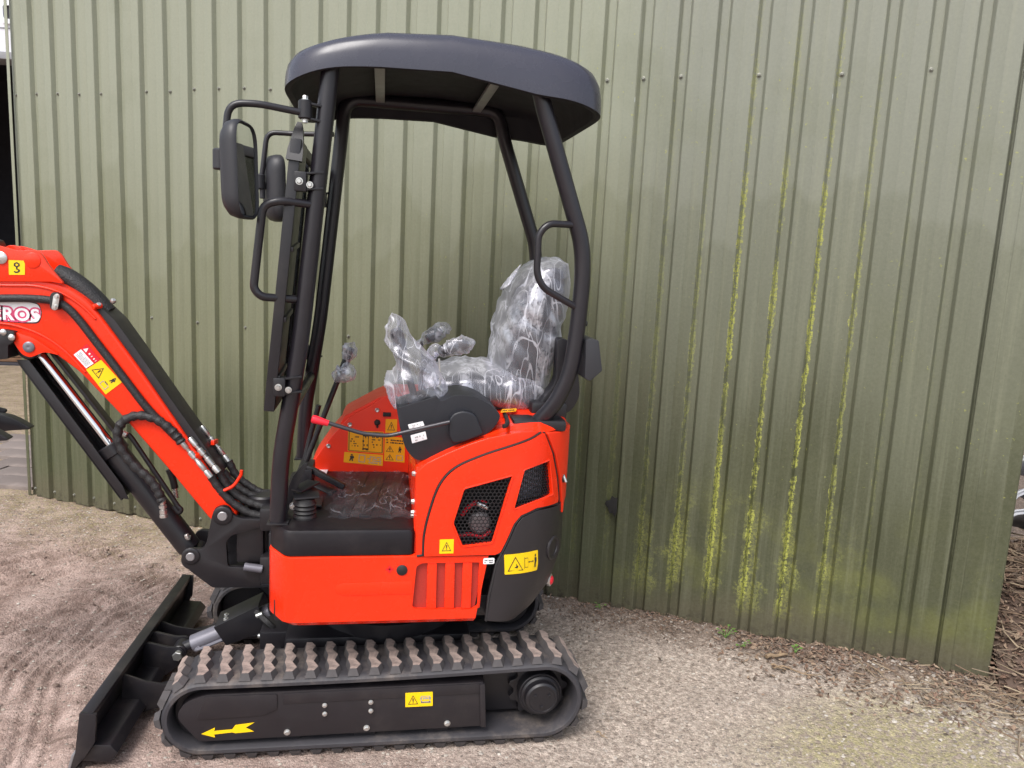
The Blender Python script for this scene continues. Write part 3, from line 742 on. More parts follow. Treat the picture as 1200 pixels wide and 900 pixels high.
# corner flashings: left one thin, right one a wide folded plate
mk('corner_flashing', prism([(0.0, 0.0), (0.022, 0.0), (0.022, 3.05), (0.0, 3.05)], -0.027, -0.024, 0.001), 'green_cladding', shed)
rf = bmesh.new()
prof = [(4.862, -0.0275), (4.868, -0.0300), (4.905, -0.0300), (4.910, -0.0275), (5.036, -0.0285), (5.041, -0.024), (5.041, 0.30)]
rows = [[rf.verts.new((s, y + 0.002 * noise.noise(Vector((s * 4, z * 2, 9))), z)) for s, y in prof] for z in [0.0 + 3.05 * k / 24 for k in range(25)]]
for a, b in zip(rows, rows[1:]):
    for k in range(len(a) - 1): rf.faces.new((a[k], a[k + 1], b[k + 1], b[k]))
mk('corner_flashing', rf, 'green_cladding', shed, smooth=20)
# the rest of the shed: side walls, back wall and a low pitched roof
mk('side_wall', box((0.02, 2.0, 1.5), (0.03, 4.0, 3.0), 0.002), 'green_cladding', shed)
mk('side_wall', box((5.02, 2.16, 1.5), (0.03, 3.68, 3.0), 0.002), 'green_cladding', shed)
mk('back_wall', box((2.52, 4.02, 1.5), (5.02, 0.03, 3.0), 0.002), 'green_cladding', shed)
mk('roof', prism([(-0.08, 3.06), (5.12, 3.06), (5.12, 3.10), (2.52, 3.62), (-0.08, 3.10)], -0.10, 4.1, 0.004), 'roof_sheet', shed)
# screws with washers
sc = merge(lathe((0, 0, 0), (0, -1, 0), [(0, 0.0105), (0.002, 0.0105), (0.003, 0.0085)], 14), lathe((0, -0.003, 0), (0, -1, 0), [(0, 0.0068), (0.006, 0.0068), (0.008, 0.0048)], 6))
screw = mk('screw', sc, 'screw_cap', shed)
spots = []
for i in range(0, 33):
    if i not in (5, 12, 18) and (i < 24 or i % 2 == 0): spots.append((S0 + PITCH * i + 0.003, 2.30 + rnd.uniform(-0.006, 0.006)))
    if i % 2 == 0 and 3 < i < 23: spots.append((S0 + PITCH * i + 0.003, 1.13 + rnd.uniform(-0.006, 0.006)))
    if i < 16: spots.append((S0 + PITCH * i + 0.004, 0.055 + rnd.uniform(-0.01, 0.01)))
screw.scale = (0.8, 0.8, 0.8)
screw.location = (spots[0][0], -0.001, spots[0][1])
for s, z in spots[1:]: clone(screw, shed, (s, -0.001, z), (0, rnd.uniform(0, 1), 0))

# black dead leaf stuck to the wall
lfp = wp(3.511, -0.024, 0.485)
bm = bmesh.new()
pts = [(-0.030, 0.006), (-0.024, 0.022), (-0.008, 0.028), (-0.002, 0.048), (0.014, 0.040), (0.026, 0.044), (0.024, 0.012), (0.028, -0.018), (0.018, -0.046), (0.008, -0.030), (-0.006, -0.034), (-0.014, -0.010)]
f = [bm.verts.new((a, -0.004 - 0.01 * rnd.random(), b)) for a, b in pts]; g2 = bm.verts.new((0, -0.012, 0))
for k in range(len(f)): bm.faces.new((g2, f[k], f[(k + 1) % len(f)]))
o = mk('dead_leaf', bm, 'leaf_black'); o.location = lfp; o.rotation_euler = (0, 0, WALL_ROT)
tag(o, 'black dead leaf stuck on the green wall right of the excavator', 'leaf')

# ------------------------------------------------------------------ paved yard and barn beyond the left corner
pv = empty('paving', WALL_A, WALL_ROT + R(14)); pv['kind'] = 'structure'; pv['label'] = 'grey pink brick paving leading to the dark barn'
bed = box((-1.3, 3.2, -0.02), (3.4, 6.4, 0.03), 0); mk('paving_bed', bed, 'lintel_grey', pv)
pb = box((0, 0, 0), (0.296, 0.196, 0.05), 0.006); p0 = None
for j in range(26):
    for i in range(-9, 2):
        s = i * 0.30 + (0.15 if j % 2 else 0) + 0.1; d = 0.16 + j * 0.20
        if s > 0.02 * j or s < -0.42 - 0.082 * j - 0.15: continue
        z = 0.0 + rnd.uniform(-0.004, 0.004)
        if p0 is None:
            p0 = mk('paver', pb, 'paver_clay', pv); p0.location = (s, d, z)
        else: clone(p0, pv, (s, d, z), (rnd.uniform(-0.012, 0.012), rnd.uniform(-0.012, 0.012), rnd.uniform(-0.01, 0.01)))
barn = empty('barn', (-4.6, 7.0, 0)); tag(barn, 'white walled barn with a wide dark doorway beyond the wall corner', 'barn')
mk('upper_wall', box((0.2, 0.15, 4.3), (7.0, 0.3, 1.66), 0.004), 'barn_white', barn)
mk('lintel', box((0.2, 0.13, 3.43), (7.0, 0.36, 0.075), 0.006), 'lintel_grey', barn)
mk('side_pier', box((-3.4, 0.15, 1.69), (0.6, 0.3, 3.38), 0.004), 'barn_white', barn)
mk('side_pier', box((3.4, 0.15, 1.69), (0.6, 0.3, 3.38), 0.004), 'barn_white', barn)
mk('inner_wall', merge(box((0.2, 5.0, 2.0), (7.0, 0.1, 4.0), 0), box((-3.3, 2.6, 2.0), (0.1, 4.8, 4.0), 0), box((3.65, 2.6, 2.0), (0.1, 4.8, 4.0), 0)), 'barn_dark', barn)
mk('ceiling', box((0.2, 2.6, 4.05), (7.0, 4.8, 0.1), 0), 'barn_dark', barn)
mk('barn_floor', box((0.2, 2.6, 0.004), (6.9, 4.7, 0.02), 0), 'barn_dark', barn)
mk('wall_joint', box((0.2, -0.004, 3.72), (7.0, 0.006, 0.012), 0), 'lintel_grey', barn)
wq = [(-4.097, 6.99, 3.961), (-4.026, 6.99, 3.976), (-4.024, 6.99, 3.76), (-4.103, 6.99, 3.753)]
wxa = wq[0][0] + 4.6; wz0, wz1 = wq[2][2], wq[0][2]
fr = rounded([(wxa, wz0), (wxa + 0.16, wz0), (wxa + 0.16, wz1), (wxa, wz1)], 0.03, 4)
inn = rounded([(wxa + 0.02, wz0 + 0.05), (wxa + 0.14, wz0 + 0.05), (wxa + 0.14, wz1 - 0.015), (wxa + 0.02, wz1 - 0.015)], 0.025, 4)
wv = mk('vent', prism(fr, -0.035, 0.01, 0.004, holes=[inn]), 'barn_white', barn)
mk('grille', prism(inn, -0.012, -0.006, 0), 'barn_dark', wv)
def timber_stack():
    t = empty('timber_stack', (-4.3, 7.7, 0.015)); tag(t, 'low stack of brown planks lying in the dark barn doorway', 'timber')
    for k in range(3):
        for j in range(4): mk('plank', box((rnd.uniform(-0.05, 0.05), -0.24 + j * 0.15, 0.03 + k * 0.055), (1.8, 0.14, 0.048), 0.004, Matrix.Rotation(rnd.uniform(-0.02, 0.02), 3, 'Z')), 'timber', t)
timber_stack()

# ------------------------------------------------------------------ heap of garden waste and tiles past the right corner
HC = wp(5.75, 0.55, 0)
def heap_z(x, y):
    q = Vector((x, y, 0)) - HC; d = math.hypot(q.dot(WD) / 0.95, q.dot(WN) / 0.95)
    if q.dot(WD) < -0.64: d = max(d, 0.35)
    return max(0.0, 1 - d) ** 0.8 * 0.62 + 0.03 * noise.noise(Vector((x * 7, y * 7, 2))) * max(0, 1 - d) ** 0.3 - 0.015
bm = bmesh.new(); G = 60; vs = {}
for i in range(G + 1):
    for j in range(G + 1):
        q = HC + WD * (-0.68 + 1.66 * i / G) + WN * (-1.0 + 2.0 * j / G); vs[i, j] = bm.verts.new((q.x, q.y, heap_z(q.x, q.y)))
for i in range(G):
    for j in range(G): bm.faces.new((vs[i, j], vs[i + 1, j], vs[i + 1, j + 1], vs[i, j + 1]))
tag(mk('waste_heap', bm, 'mound_soil'), 'heap of brown leaves and soil past the right end of the wall', 'heap')
V, F = [], []; rr = random.Random(9)
for i in range(11000):
    q = HC + WD * rr.uniform(-0.70, 0.5) + WN * rr.uniform(-1.0, 0.5); z = heap_z(q.x, q.y)
    if z < -0.01 and rr.random() < 0.75: continue
    L = rr.uniform(0.012, 0.036); add_leaf(V, F, (q.x, q.y, max(z, 0) + rr.uniform(0.0, 0.02)), L, L * rr.uniform(0.25, 0.6), rr)
scatter_mesh('heap_leaves', 'leaf_litter', V, F, 'dead brown leaves covering the waste heap')
tw = bmesh.new()
for i in range(420):
    q = HC + WD * rr.uniform(-0.72, 0.3) + WN * rr.uniform(-1.05, 0.3); z = max(0, heap_z(q.x, q.y)); L = rr.uniform(0.08, 0.34); a = rr.uniform(0, 6.28)
    t = Vector((math.cos(a), math.sin(a), rr.uniform(-0.3, 0.5))); s = Vector((-t.y, t.x, rr.uniform(-0.5, 0.5))) * L * 0.12
    p = Vector((q.x, q.y, z + 0.015 + max(0, -t.z) * L * 0.5)); r = rr.uniform(0.0015, 0.0045)
    tw = merge(tw, tube([p - t * L / 2 - s, p - t * L * 0.1 + s, p + t * L * 0.25 + s * 0.5, p + t * L / 2 - s], [r, r * 0.9, r * 0.7, r * 0.4], 5))
o = mk('brushwood', tw, 'dry_twigs'); tag(o, 'dry pale twigs tangled over the waste heap', None, None, 'stuff')
V, F = [], []
for i in range(700):
    q = wp(4.5 + 1.2 * rr.random() ** 0.6, -0.36 + rr.gauss(0, 0.12), 0); add_stone(V, F, (q.x, q.y, ground_z(q.x, q.y) - 0.003), 0.003 + 0.009 * rr.random() ** 2, rr)
scatter_mesh('stone_chippings', 'gravel_stone', V, F, 'pale stone chippings below the right end of the wall')
V, F = [], []
for i in range(160):
    q = wp(rr.uniform(4.55, 5.3), -0.16 + rr.gauss(0, 0.09), 0); L = rr.uniform(0.03, 0.12); a = rr.uniform(0, 3.14); r = rr.uniform(0.0008, 0.0022)
    t = Vector((math.cos(a), math.sin(a), rr.uniform(-0.1, 0.15))); p = Vector((q.x, q.y, ground_z(q.x, q.y) + 0.008)); u = Vector((-t.y, t.x, 0)) * r; b = len(V)
    for k in (-0.5, 0.5):
        e = p + t * L * k
        V += [tuple(e + u), tuple(e + Vector((0, 0, r * 1.7))), tuple(e - u)]
    F += [(b, b + 1, b + 4, b + 3), (b + 1, b + 2, b + 5, b + 4), (b + 2, b, b + 3, b + 5)]
scatter_mesh('twig_litter', 'dry_twigs', V, F, 'thin broken twigs in the litter at the wall corner')
def ridge_tile(p, rz, ry, label):
    n = 9; out = [(math.cos(math.pi * k / n) * 0.12, math.sin(math.pi * k / n) * 0.10) for k in range(n + 1)]
    inn = [(x * 0.86, z * 0.84) for x, z in out[::-1]]
    bm = prism(out + inn, -0.22, 0.22, 0.003)
    bm = merge(bm, prism([(x * 1.08, z * 1.08) for x, z in out] + [(x * 1.0, z * 1.0) for x, z in out[::-1]], -0.23, -0.17, 0.002))
    o = mk('ridge_tile', bm, 'tile_grey'); o.location = p; o.rotation_euler = (ry, 0.0, rz)
    tag(o, label, 'tile', 'grey ridge tiles on the waste heap')
ridge_tile((3.13, 0.5, 0.3158), R(-35), R(-24), 'lowest grey ridge tile lying on the waste heap behind the wall')
ridge_tile((3.173, 0.56, 0.4355), R(-28), R(-16), 'middle grey ridge tile of the three on the waste heap')
ridge_tile((3.222, 0.62, 0.5497), R(-40), R(-22), 'topmost pale grey ridge tile on the waste heap')

# ================================================================== THE MINI EXCAVATOR
EX = empty('mini_excavator', (0, 0, 0))
tag(EX, 'orange and black mini excavator with canopy, parked in front of the green wall', 'excavator')

# ---------------------------------------------------------------- tracks
TR_L, TR_R, TR_Y = (-0.498, 0.140, 0.120), (0.545, 0.150, 0.131), 0.360      # idler and sprocket circles: x, z, belt outer radius
def track_path(n=26):
    """closed outer belt line from bottom front, round the sprocket, back over the top; (x, z, nx, nz)"""
    pts = []
    for k in range(40): t = k / 40; pts.append((TR_L[0] + (TR_R[0] - TR_L[0]) * t, TR_L[1] - TR_L[2] + ((TR_R[1] - TR_R[2]) - (TR_L[1] - TR_L[2])) * t))
    for k in range(n): a = -math.pi / 2 + math.pi * k / n; pts.append((TR_R[0] + math.cos(a) * TR_R[2], TR_R[1] + math.sin(a) * TR_R[2]))
    for k in range(40):
        t = k / 40; sag = -0.006 * math.sin(math.pi * t)
        pts.append((TR_R[0] + (TR_L[0] - TR_R[0]) * t, TR_R[1] + TR_R[2] + ((TR_L[1] + TR_L[2]) - (TR_R[1] + TR_R[2])) * t + sag))
    for k in range(n): a = math.pi / 2 + math.pi * k / n; pts.append((TR_L[0] + math.cos(a) * TR_L[2], TR_L[1] + math.sin(a) * TR_L[2]))
    return pts
TP = track_path()
TLEN = sum(math.dist(TP[i], TP[(i + 1) % len(TP)]) for i in range(len(TP)))
def on_track(d):
    d %= TLEN
    for i in range(len(TP)):
        a, b = TP[i], TP[(i + 1) % len(TP)]; L = math.dist(a, b)
        if d <= L: return (a[0] + (b[0] - a[0]) * d / L, a[1] + (b[1] - a[1]) * d / L, math.atan2(b[1] - a[1], b[0] - a[0]))
        d -= L
def make_track(sgn):
    yc = sgn * TR_Y
    # belt section: (across, depth inward from the outer surface), outer edge is bevelled
    sec = [(-0.103, 0.010), (-0.097, 0.003), (-0.080, 0.0), (0.080, 0.0), (0.097, 0.003), (0.103, 0.010), (0.103, 0.020), (0.096, 0.024), (-0.096, 0.024), (-0.103, 0.020)]
    bm = bmesh.new(); rings = []; N = len(TP)
    for i in range(N):
        a, b, c = TP[i - 1], TP[i], TP[(i + 1) % N]
        tx, tz = c[0] - a[0], c[1] - a[1]; l = math.hypot(tx, tz); nx, nz = tz / l, -tx / l
        rings.append([bm.verts.new((b[0] - nx * q, yc + s, b[1] - nz * q)) for s, q in sec])
    for i in range(N):
        A, B = rings[i], rings[(i + 1) % N]
        for k in range(len(sec)): bm.faces.new((A[k], A[(k + 1) % len(sec)], B[(k + 1) % len(sec)], B[k]))
    tr = mk('rubber_track', bm, 'track_rubber', EX, smooth=40)
    # lug: one wavy tread bar across the belt; local x along the belt, y across, z outwards
    W = 0.099
    ctr = [(-1.0, 0.012), (-0.68, 0.005), (-0.36, 0.009), (-0.02, -0.005), (0.32, 0.000), (0.66, -0.013), (1.0, -0.007)]
    hw = [0.008, 0.0140, 0.0112, 0.0150, 0.0115, 0.0155, 0.0100]
    lb = bmesh.new(); top_l, top_r, bot_l, bot_r = [], [], [], []
    for (u, o), h in zip(ctr, hw):
        e = 1.0 if abs(u) < 0.99 else 0.90
        top_l.append(lb.verts.new((o - h, u * W * e, 0.0195))); top_r.append(lb.verts.new((o + h, u * W * e, 0.0195)))
        bot_l.append(lb.verts.new((o - h - 0.0075, u * W, -0.001))); bot_r.append(lb.verts.new((o + h + 0.0075, u * W, -0.001)))
    for k in range(len(ctr) - 1):
        f = lb.faces.new((top_l[k], top_r[k], top_r[k + 1], top_l[k + 1])); f.material_index = 1
        lb.faces.new((bot_l[k], top_l[k], top_l[k + 1], bot_l[k + 1])); lb.faces.new((top_r[k], bot_r[k], bot_r[k + 1], top_r[k + 1]))
        lb.faces.new((bot_l[k], bot_l[k + 1], bot_r[k + 1], bot_r[k]))
    lb.faces.new((bot_l[0], bot_r[0], top_r[0], top_l[0])); lb.faces.new((bot_l[-1], top_l[-1], top_r[-1], bot_r[-1]))
    first = None; M = 45
    for k in range(M):
        x, z, a = on_track(0.02 + TLEN * k / M)
        # outward normal of the belt points to the right of travel: flip so local z is outward
        rot = (math.pi, -a, 0)
        if first is None:
            first = mk('track_lug', lb, ['lug_side', 'lug_dust'], tr, smooth=25)
            first.location = (x, yc, z); first.rotation_euler = rot
        else: clone(first, tr, (x, yc, z), rot)
    # sprocket with hub, idler, rollers
    sx, sz = TR_R[0] - 0.003, TR_R[1]; yo = yc - sgn * -0.0
    face = yc + sgn * 0.085
    tooth = []
    for k in range(11 * 4):
        a = 2 * math.pi * k / 44; r = (0.100, 0.100, 0.083, 0.083)[k % 4]; tooth.append((sx + math.cos(a) * r, sz + math.sin(a) * r))
    sp = mk('sprocket', merge(prism(tooth, yc - 0.018, yc + 0.018, 0.003), cyl((sx, yc - 0.06, sz), (sx, yc + 0.06, sz), 0.072, 28)), 'black_paint', EX)
    hb = lathe((sx, yc + sgn * 0.02, sz), (0, sgn, 0), [(0, 0.068), (0.045, 0.066), (0.05, 0.060), (0.05, 0.056), (0.066, 0.054), (0.071, 0.048), (0.071, 0.043), (0.069, 0.042), (0.069, 0.0)], 32)
    hub = mk('hub', hb, 'black_paint', sp)
    for a in (30, 150, 270): mk('hub_bolt', bolt_head((sx + math.cos(R(a)) * 0.026, yc + sgn * 0.089, sz + math.sin(R(a)) * 0.026), (0, sgn, 0), 0.005, 0.003), 'black_paint', sp)
    il = lathe((TR_L[0], yc - 0.05, TR_L[1]), (0, 1, 0), [(0, 0.06), (0, 0.088), (0.03, 0.090), (0.035, 0.096), (0.065, 0.096), (0.07, 0.090), (0.10, 0.088), (0.10, 0.06)], 32)
    mk('idler', il, 'black_paint', EX)
    mk('motor_mount', merge(box((0.43, yc - sgn * 0.03, 0.155), (0.30, 0.05, 0.19), 0.008), cyl((sx, yc - sgn * 0.10, sz), (sx, yc - sgn * 0.02, sz), 0.088, 28)), 'black_paint', EX)
    for rx in (-0.25, -0.02, 0.21):
        mk('roller', lathe((rx, yc - 0.07, 0.062), (0, 1, 0), [(0, 0.012), (0, 0.036), (0.035, 0.036), (0.04, 0.026), (0.10, 0.026), (0.105, 0.036), (0.14, 0.036), (0.14, 0.012)], 24), 'black_paint', EX)
    # long side frame
    fo = rounded([(-0.5751, 0.1481), (-0.5502, 0.1939), (-0.4894, 0.2159), (0.3463, 0.2208), (0.3586, 0.0697), (-0.5109, 0.0634)], [0.05, 0.03, 0.02, 0.003, 0.003, 0.02], 5)
    y0, y1 = (yc - 0.092, yc + 0.045) if sgn < 0 else (yc - 0.045, yc + 0.092)
    fr = mk('track_frame', prism(fo, y0, y1, 0.004), 'frame_paint', EX)
    return tr, fr
near_track, near_frame = make_track(-1)
make_track(1)
ys = -0.4535
q = [(-0.489, 0.2119), (-0.2822, 0.2105), (-0.2821, 0.1599), (-0.3246, 0.1423), (-0.5166, 0.1383)]
mk('cover_plate', prism(rounded(q, 0.008, 3), -0.4560, -0.4515, 0.0012), 'frame_paint', near_frame)
q = [(-0.2647, 0.2097), (0.3462, 0.2164), (0.3504, 0.184), (-0.2646, 0.1759)]
mk('cover_plate', prism(q, -0.4545, -0.4515, 0.001), 'frame_paint', near_frame)
q = [(0.3353, 0.2169), (0.3517, 0.2162), (0.3611, 0.0682), (0.3445, 0.0691)]
mk('end_flange', prism(q, -0.458, -0.40, 0.001), 'frame_paint', near_frame)
for p, r in zip([(-0.1417, -0.4525, 0.1671), (-0.1413, -0.4525, 0.1385), (-0.0024, -0.4525, 0.1703), (-0.0018, -0.4525, 0.1415), (-0.2529, -0.4525, 0.0816), (-0.0137, -0.4525, 0.0828), (0.2376, -0.4525, 0.0852)], (0.0058,) * 4 + (0.0075,) * 3):
    mk('bolt', bolt_head((p[0], -0.4545 if r < 0.006 else -0.4525, p[2]), (0, -1, 0), r, 0.006), 'zinc', near_frame)
q = [(-0.5026, 0.0899), (-0.4633, 0.1088), (-0.4658, 0.0977), (-0.4141, 0.1005), (-0.4041, 0.1141), (-0.3495, 0.1196), (-0.3745, 0.104), (-0.3509, 0.0899), (-0.4043, 0.0872), (-0.4142, 0.0906), (-0.466, 0.0865), (-0.4636, 0.0765)]
mk('direction_arrow', prism(q, -0.4536, -0.4526, 0), 'sticker_yellow', near_frame)
q = [(0.1044, 0.1492), (0.1896, 0.1493), (0.1879, 0.1974), (0.1031, 0.1969)]
sticker('warning_label', q, plane_y(-0.4545), 'sticker_yellow', near_frame, [('print_black', (0.06, 0.08, 0.50, 0.92), TRI), ('print_grey', (0.52, 0.2, 0.95, 0.8), FRAME + lines(2, 1))])
# undercarriage frame between the tracks and the slewing ring
mk('centre_frame', merge(box((0.02, 0, 0.21), (0.62, 0.46, 0.13), 0.02), box((0.02, 0, 0.16), (0.16, 0.64, 0.07), 0.008), box((-0.32, 0, 0.20), (0.12, 0.30, 0.12), 0.01)), 'black_paint', EX)
mk('slewing_ring', lathe((0.05, 0, 0.27), (0, 0, 1), [(0, 0.22), (0.0, 0.25), (0.05, 0.25), (0.055, 0.235), (0.10, 0.235), (0.10, 0.26), (0.15, 0.26)], 48), 'black_paint', EX)

# ---------------------------------------------------------------- dozer blade
front = [(-0.845, -0.002), (-0.838, 0.03), (-0.826, 0.075), (-0.816, 0.12), (-0.811, 0.165), (-0.812, 0.190)]
back = [(-0.776, 0.190), (-0.777, 0.172), (-0.786, 0.160), (-0.796, 0.12), (-0.808, 0.075), (-0.822, 0.03), (-0.835, -0.002)]
blade = mk('dozer_blade', prism(front + back, -0.495, 0.495, 0.002), 'blade_paint', EX)
mk('cutting_edge', prism([(-0.850, -0.004), (-0.834, 0.055), (-0.842, 0.055), (-0.858, -0.004)], -0.492, 0.492, 0.001), 'steel_grey', blade)
for y in (-0.5, 0.488): mk('end_plate', prism([(-0.847, -0.003), (-0.800, 0.055), (-0.772, 0.10), (-0.766, 0.187), (-0.812, 0.192), (-0.828, 0.07)], y, y + 0.012, 0.002), 'blade_paint', blade)
mk('stiffener', prism([(-0.805, 0.085), (-0.735, 0.080), (-0.715, 0.055), (-0.735, 0.025), (-0.822, 0.03)], -0.486, 0.486, 0.005), 'blade_paint', blade)
for y in (-0.20, 0.18):
    arm = mk('push_arm', merge(bar((-0.75, y, 0.055), (-0.30, y * 0.85, 0.175), 0.05, 0.06, 0.004), prism([(-0.80, 0.03), (-0.66, 0.05), (-0.60, 0.09), (-0.62, 0.12), (-0.72, 0.14), (-0.79, 0.17)], y - 0.03, y - 0.022, 0.001)), 'blade_paint', EX)
for y in (-0.045, 0.033):
    mk('cylinder_lug', prism(rounded([(-0.80, 0.03), (-0.72, 0.045), (-0.655, 0.10), (-0.648, 0.135), (-0.668, 0.155), (-0.70, 0.152), (-0.785, 0.175)], 0.018, 4), y, y + 0.012, 0.002), 'blade_paint', blade)
blade.rotation_euler = (0, 0, R(-2.6)); blade.location = (0.004, -0.02, 0)
bp = Vector((-0.668, 0.0, 0.130)); be = Vector((-0.36, 0.0, 0.262)); bd = (be - bp).normalized()
mk('pin', merge(cyl((bp.x, -0.054, bp.z), (bp.x, 0.054, bp.z), 0.013, 20), cyl((bp.x, -0.058, bp.z), (bp.x, -0.045, bp.z), 0.017, 6)), 'zinc', EX)
bc = mk('blade_cylinder', merge(cyl(bp - bd * 0.0, bp + bd * 0.075, 0.022, 20), cyl((bp.x, -0.03, bp.z), (bp.x, 0.03, bp.z), 0.026, 20)), 'black_paint', EX)
mk('barrel', cyl(bp + bd * 0.045, be, 0.032, 24), 'cylinder_grey', bc)
n_ = Vector((-bd.z, 0, bd.x))
mk('oil_pipe', tube(fillet([bp + bd * 0.075 + Vector((0, -0.034, -0.008)), bp + bd * 0.062 + Vector((0, -0.046, -0.008)), bp + bd * 0.09 + Vector((0, -0.048, -0.010)), bp + bd * 0.22 + Vector((0, -0.046, -0.010))], 0.01, 4), 0.0062, 8), 'cylinder_grey', bc)
gp = lambda a, h: bp + bd * a + n_ * h
G4 = [gp(0.155, 0.045), gp(0.320, 0.055), gp(0.320, -0.035), gp(0.165, -0.03)]
guard = merge(prism([(p.x, p.z) for p in G4], -0.060, -0.056, 0.001), prism([(gp(0.155, 0.045).x, gp(0.155, 0.045).z), (gp(0.320, 0.055).x, gp(0.320, 0.055).z), (gp(0.320, 0.059).x, gp(0.320, 0.059).z), (gp(0.155, 0.049).x, gp(0.155, 0.049).z)], -0.060, 0.060, 0.001))
gd = mk('cylinder_guard', guard, 'black_paint', bc)
for a, y in ((0.19, 0.0), (0.195, -0.035)): mk('bolt', bolt_head(tuple(gp(a, 0.051) + Vector((0, y, 0))), n_, 0.007, 0.006), 'zinc', gd)
h0 = [(-0.3837, -0.12, 0.3031), (-0.3613, -0.12, 0.2839), (-0.3388, -0.12, 0.2583), (-0.3444, -0.12, 0.2334), (-0.3726, -0.12, 0.2281)]
mk('hose', tube(smooth_line([(-0.40, -0.08, 0.30)] + h0[1:4] + [(-0.30, -0.13, 0.205), (-0.24, -0.10, 0.26)], 5), 0.010, 8), 'hose_rubber', EX)
mk('hose_fitting', cyl((-0.3879, -0.13, 0.2369), (-0.3543, -0.13, 0.2326), 0.008, 10), 'zinc', EX)
mk('hose_fitting', cyl((-0.398, -0.1, 0.2938), (-0.3754, -0.1, 0.3026), 0.008, 10), 'zinc', EX)
# ---------------------------------------------------------------- upper structure: main frame, skirt panel, platform
mk('main_frame', merge(box((0.08, 0, 0.455), (0.76, 0.80, 0.07), 0.006), box((-0.30, 0, 0.50), (0.10, 0.30, 0.22), 0.006)), 'black_paint', EX)
# side cover: plan outline chamfered at the front corner, vertical section bevelled at the foot
def side_cover():
    zt, zb, zc = 0.640, 0.437, 0.418
    plan = [(-0.318, -0.300), (-0.318, -0.360), (-0.312, -0.374), (-0.272, -0.437), (-0.256, -0.447), (-0.235, -0.450)]
    xr_t, xr_b = 0.345, 0.310
    rows = []
    for z, ins in ((zt + 0.006, 0.012), (zt + 0.003, 0.004), (zt, 0.0), (zb + 0.004, 0.0), (zb, 0.001), (zc, 0.022), (zc, 0.040)):
        f = (z - zc) / (zt - zc); xr = xr_b + (xr_t - xr_b) * min(1, max(0, f))
        row = []
        for x, y in plan: row.append((x + ins * 0.8, y + ins, z))
        for k in range(1, 9): row.append((-0.235 + (xr + 0.235) * k / 8, -0.45 + ins, z))
        rows.append(row)
    bm = bmesh.new(); Vv = [[bm.verts.new(p) for p in r] for r in rows]
    for a, b in zip(Vv, Vv[1:]):
        for k in range(len(a) - 1): bm.faces.new((a[k], b[k], b[k + 1], a[k + 1]))
    return bm
# the flank itself is cut for the vent; so the flank is one panel with an opening, nose and foot are the lofted rim
vent = rounded([(0.1251, 0.6091), (0.1402, 0.6198), (0.318, 0.6198), (0.3292, 0.6057), (0.3164, 0.4745), (0.3007, 0.4664), (0.1266, 0.4711), (0.116, 0.4797)], 0.006, 3)
flank = [(-0.236, 0.437), (0.3125, 0.437), (0.3445, 0.640), (-0.236, 0.640)]
bm = side_cover()
bmesh.ops.delete(bm, geom=[f for f in bm.faces if all(v.co.x > -0.2351 for v in f.verts) and all(0.4365 <= v.co.z <= 0.6405 and abs(v.co.y + 0.45) < 0.0015 for v in f.verts)], context='FACES')
r_ = bmesh.ops.extrude_face_region(bm, geom=bm.faces[:]); bmesh.ops.translate(bm, vec=(0.004, 0.010, 0), verts=[v for v in r_['geom'] if isinstance(v, bmesh.types.BMVert)])
sc_ = mk('side_cover', merge(bm, prism(flank, -0.4500, -0.438, 0.0, holes=[vent])), 'orange_paint', EX, smooth=30)
# vent: recessed tray with mesh, three upright bars
mk('vent_mesh', prism([(0.085, 0.440), (0.306, 0.440), (0.335, 0.632), (0.085, 0.632)], -0.4365, -0.4305, 0), 'dark_red_mesh', sc_)
for q in ([(0.1595, 0.4697), (0.1897, 0.4689), (0.1871, 0.6202), (0.1585, 0.6207)], [(0.2148, 0.4682), (0.2452, 0.4688), (0.242, 0.6193), (0.2132, 0.6198)], [(0.2677, 0.4682), (0.2971, 0.4675), (0.2961, 0.6185), (0.267, 0.6189)], [(0.3172, 0.4669), (0.3251, 0.4696), (0.3345, 0.6179), (0.3173, 0.6182)]):
    mk('vent_bar', prism(q, -0.4475, -0.436, 0.0025), 'orange_paint', sc_)
# long pressed rib, plug, red mark, label
q = rounded([(-0.1175, 0.5511), (-0.0926, 0.5601), (0.1161, 0.5627), (0.1148, 0.5213), (-0.092, 0.5206), (-0.1148, 0.532)], 0.008, 4)
mk('pressed_rib', prism(q, -0.4520, -0.449, 0.0016), 'orange_paint', sc_)
pp = (0.0816, -0.45, 0.599)
mk('plug', lathe((pp[0], -0.449, pp[2]), (0, -1, 0), [(0, 0.0165), (0.004, 0.0165), (0.006, 0.014), (0.0065, 0.0)], 24), 'rubber_seal', sc_)
pp = (0.0445, -0.45, 0.6023)
cx_, cz_ = pp[0], pp[2]; cr = bmesh.new()
for k in range(4):
    a = k * math.pi / 2; t = (math.cos(a), math.sin(a)); n2 = (-t[1], t[0])
    for o, w in ((0.0, 0.0022), (0.006, 0.0048)):
        P_ = [(o, -w), (o + 0.0075, -w if o == 0 else 0.0), (o + 0.0075, w if o == 0 else 0.0), (o, w)] if o == 0 else [(o, -w), (o + 0.006, 0), (o, w)]
        cr.faces.new([cr.verts.new((cx_ + t[0] * a_ + n2[0] * b_, -0.4512 - o * 0.02, cz_ + t[1] * a_ + n2[1] * b_)) for a_, b_ in P_])
mk('red_mark', cr, 'sticker_red', sc_, recalc=False)
q = [(0.3289, 0.6141), (0.3634, 0.6149), (0.3638, 0.6343), (0.3293, 0.6334)]
sticker('white_label', q, plane_y(-0.450), 'sticker_white', sc_, [('print_black', (0.08, 0.15, 0.92, 0.9), lines(2, 5))], 0.004)
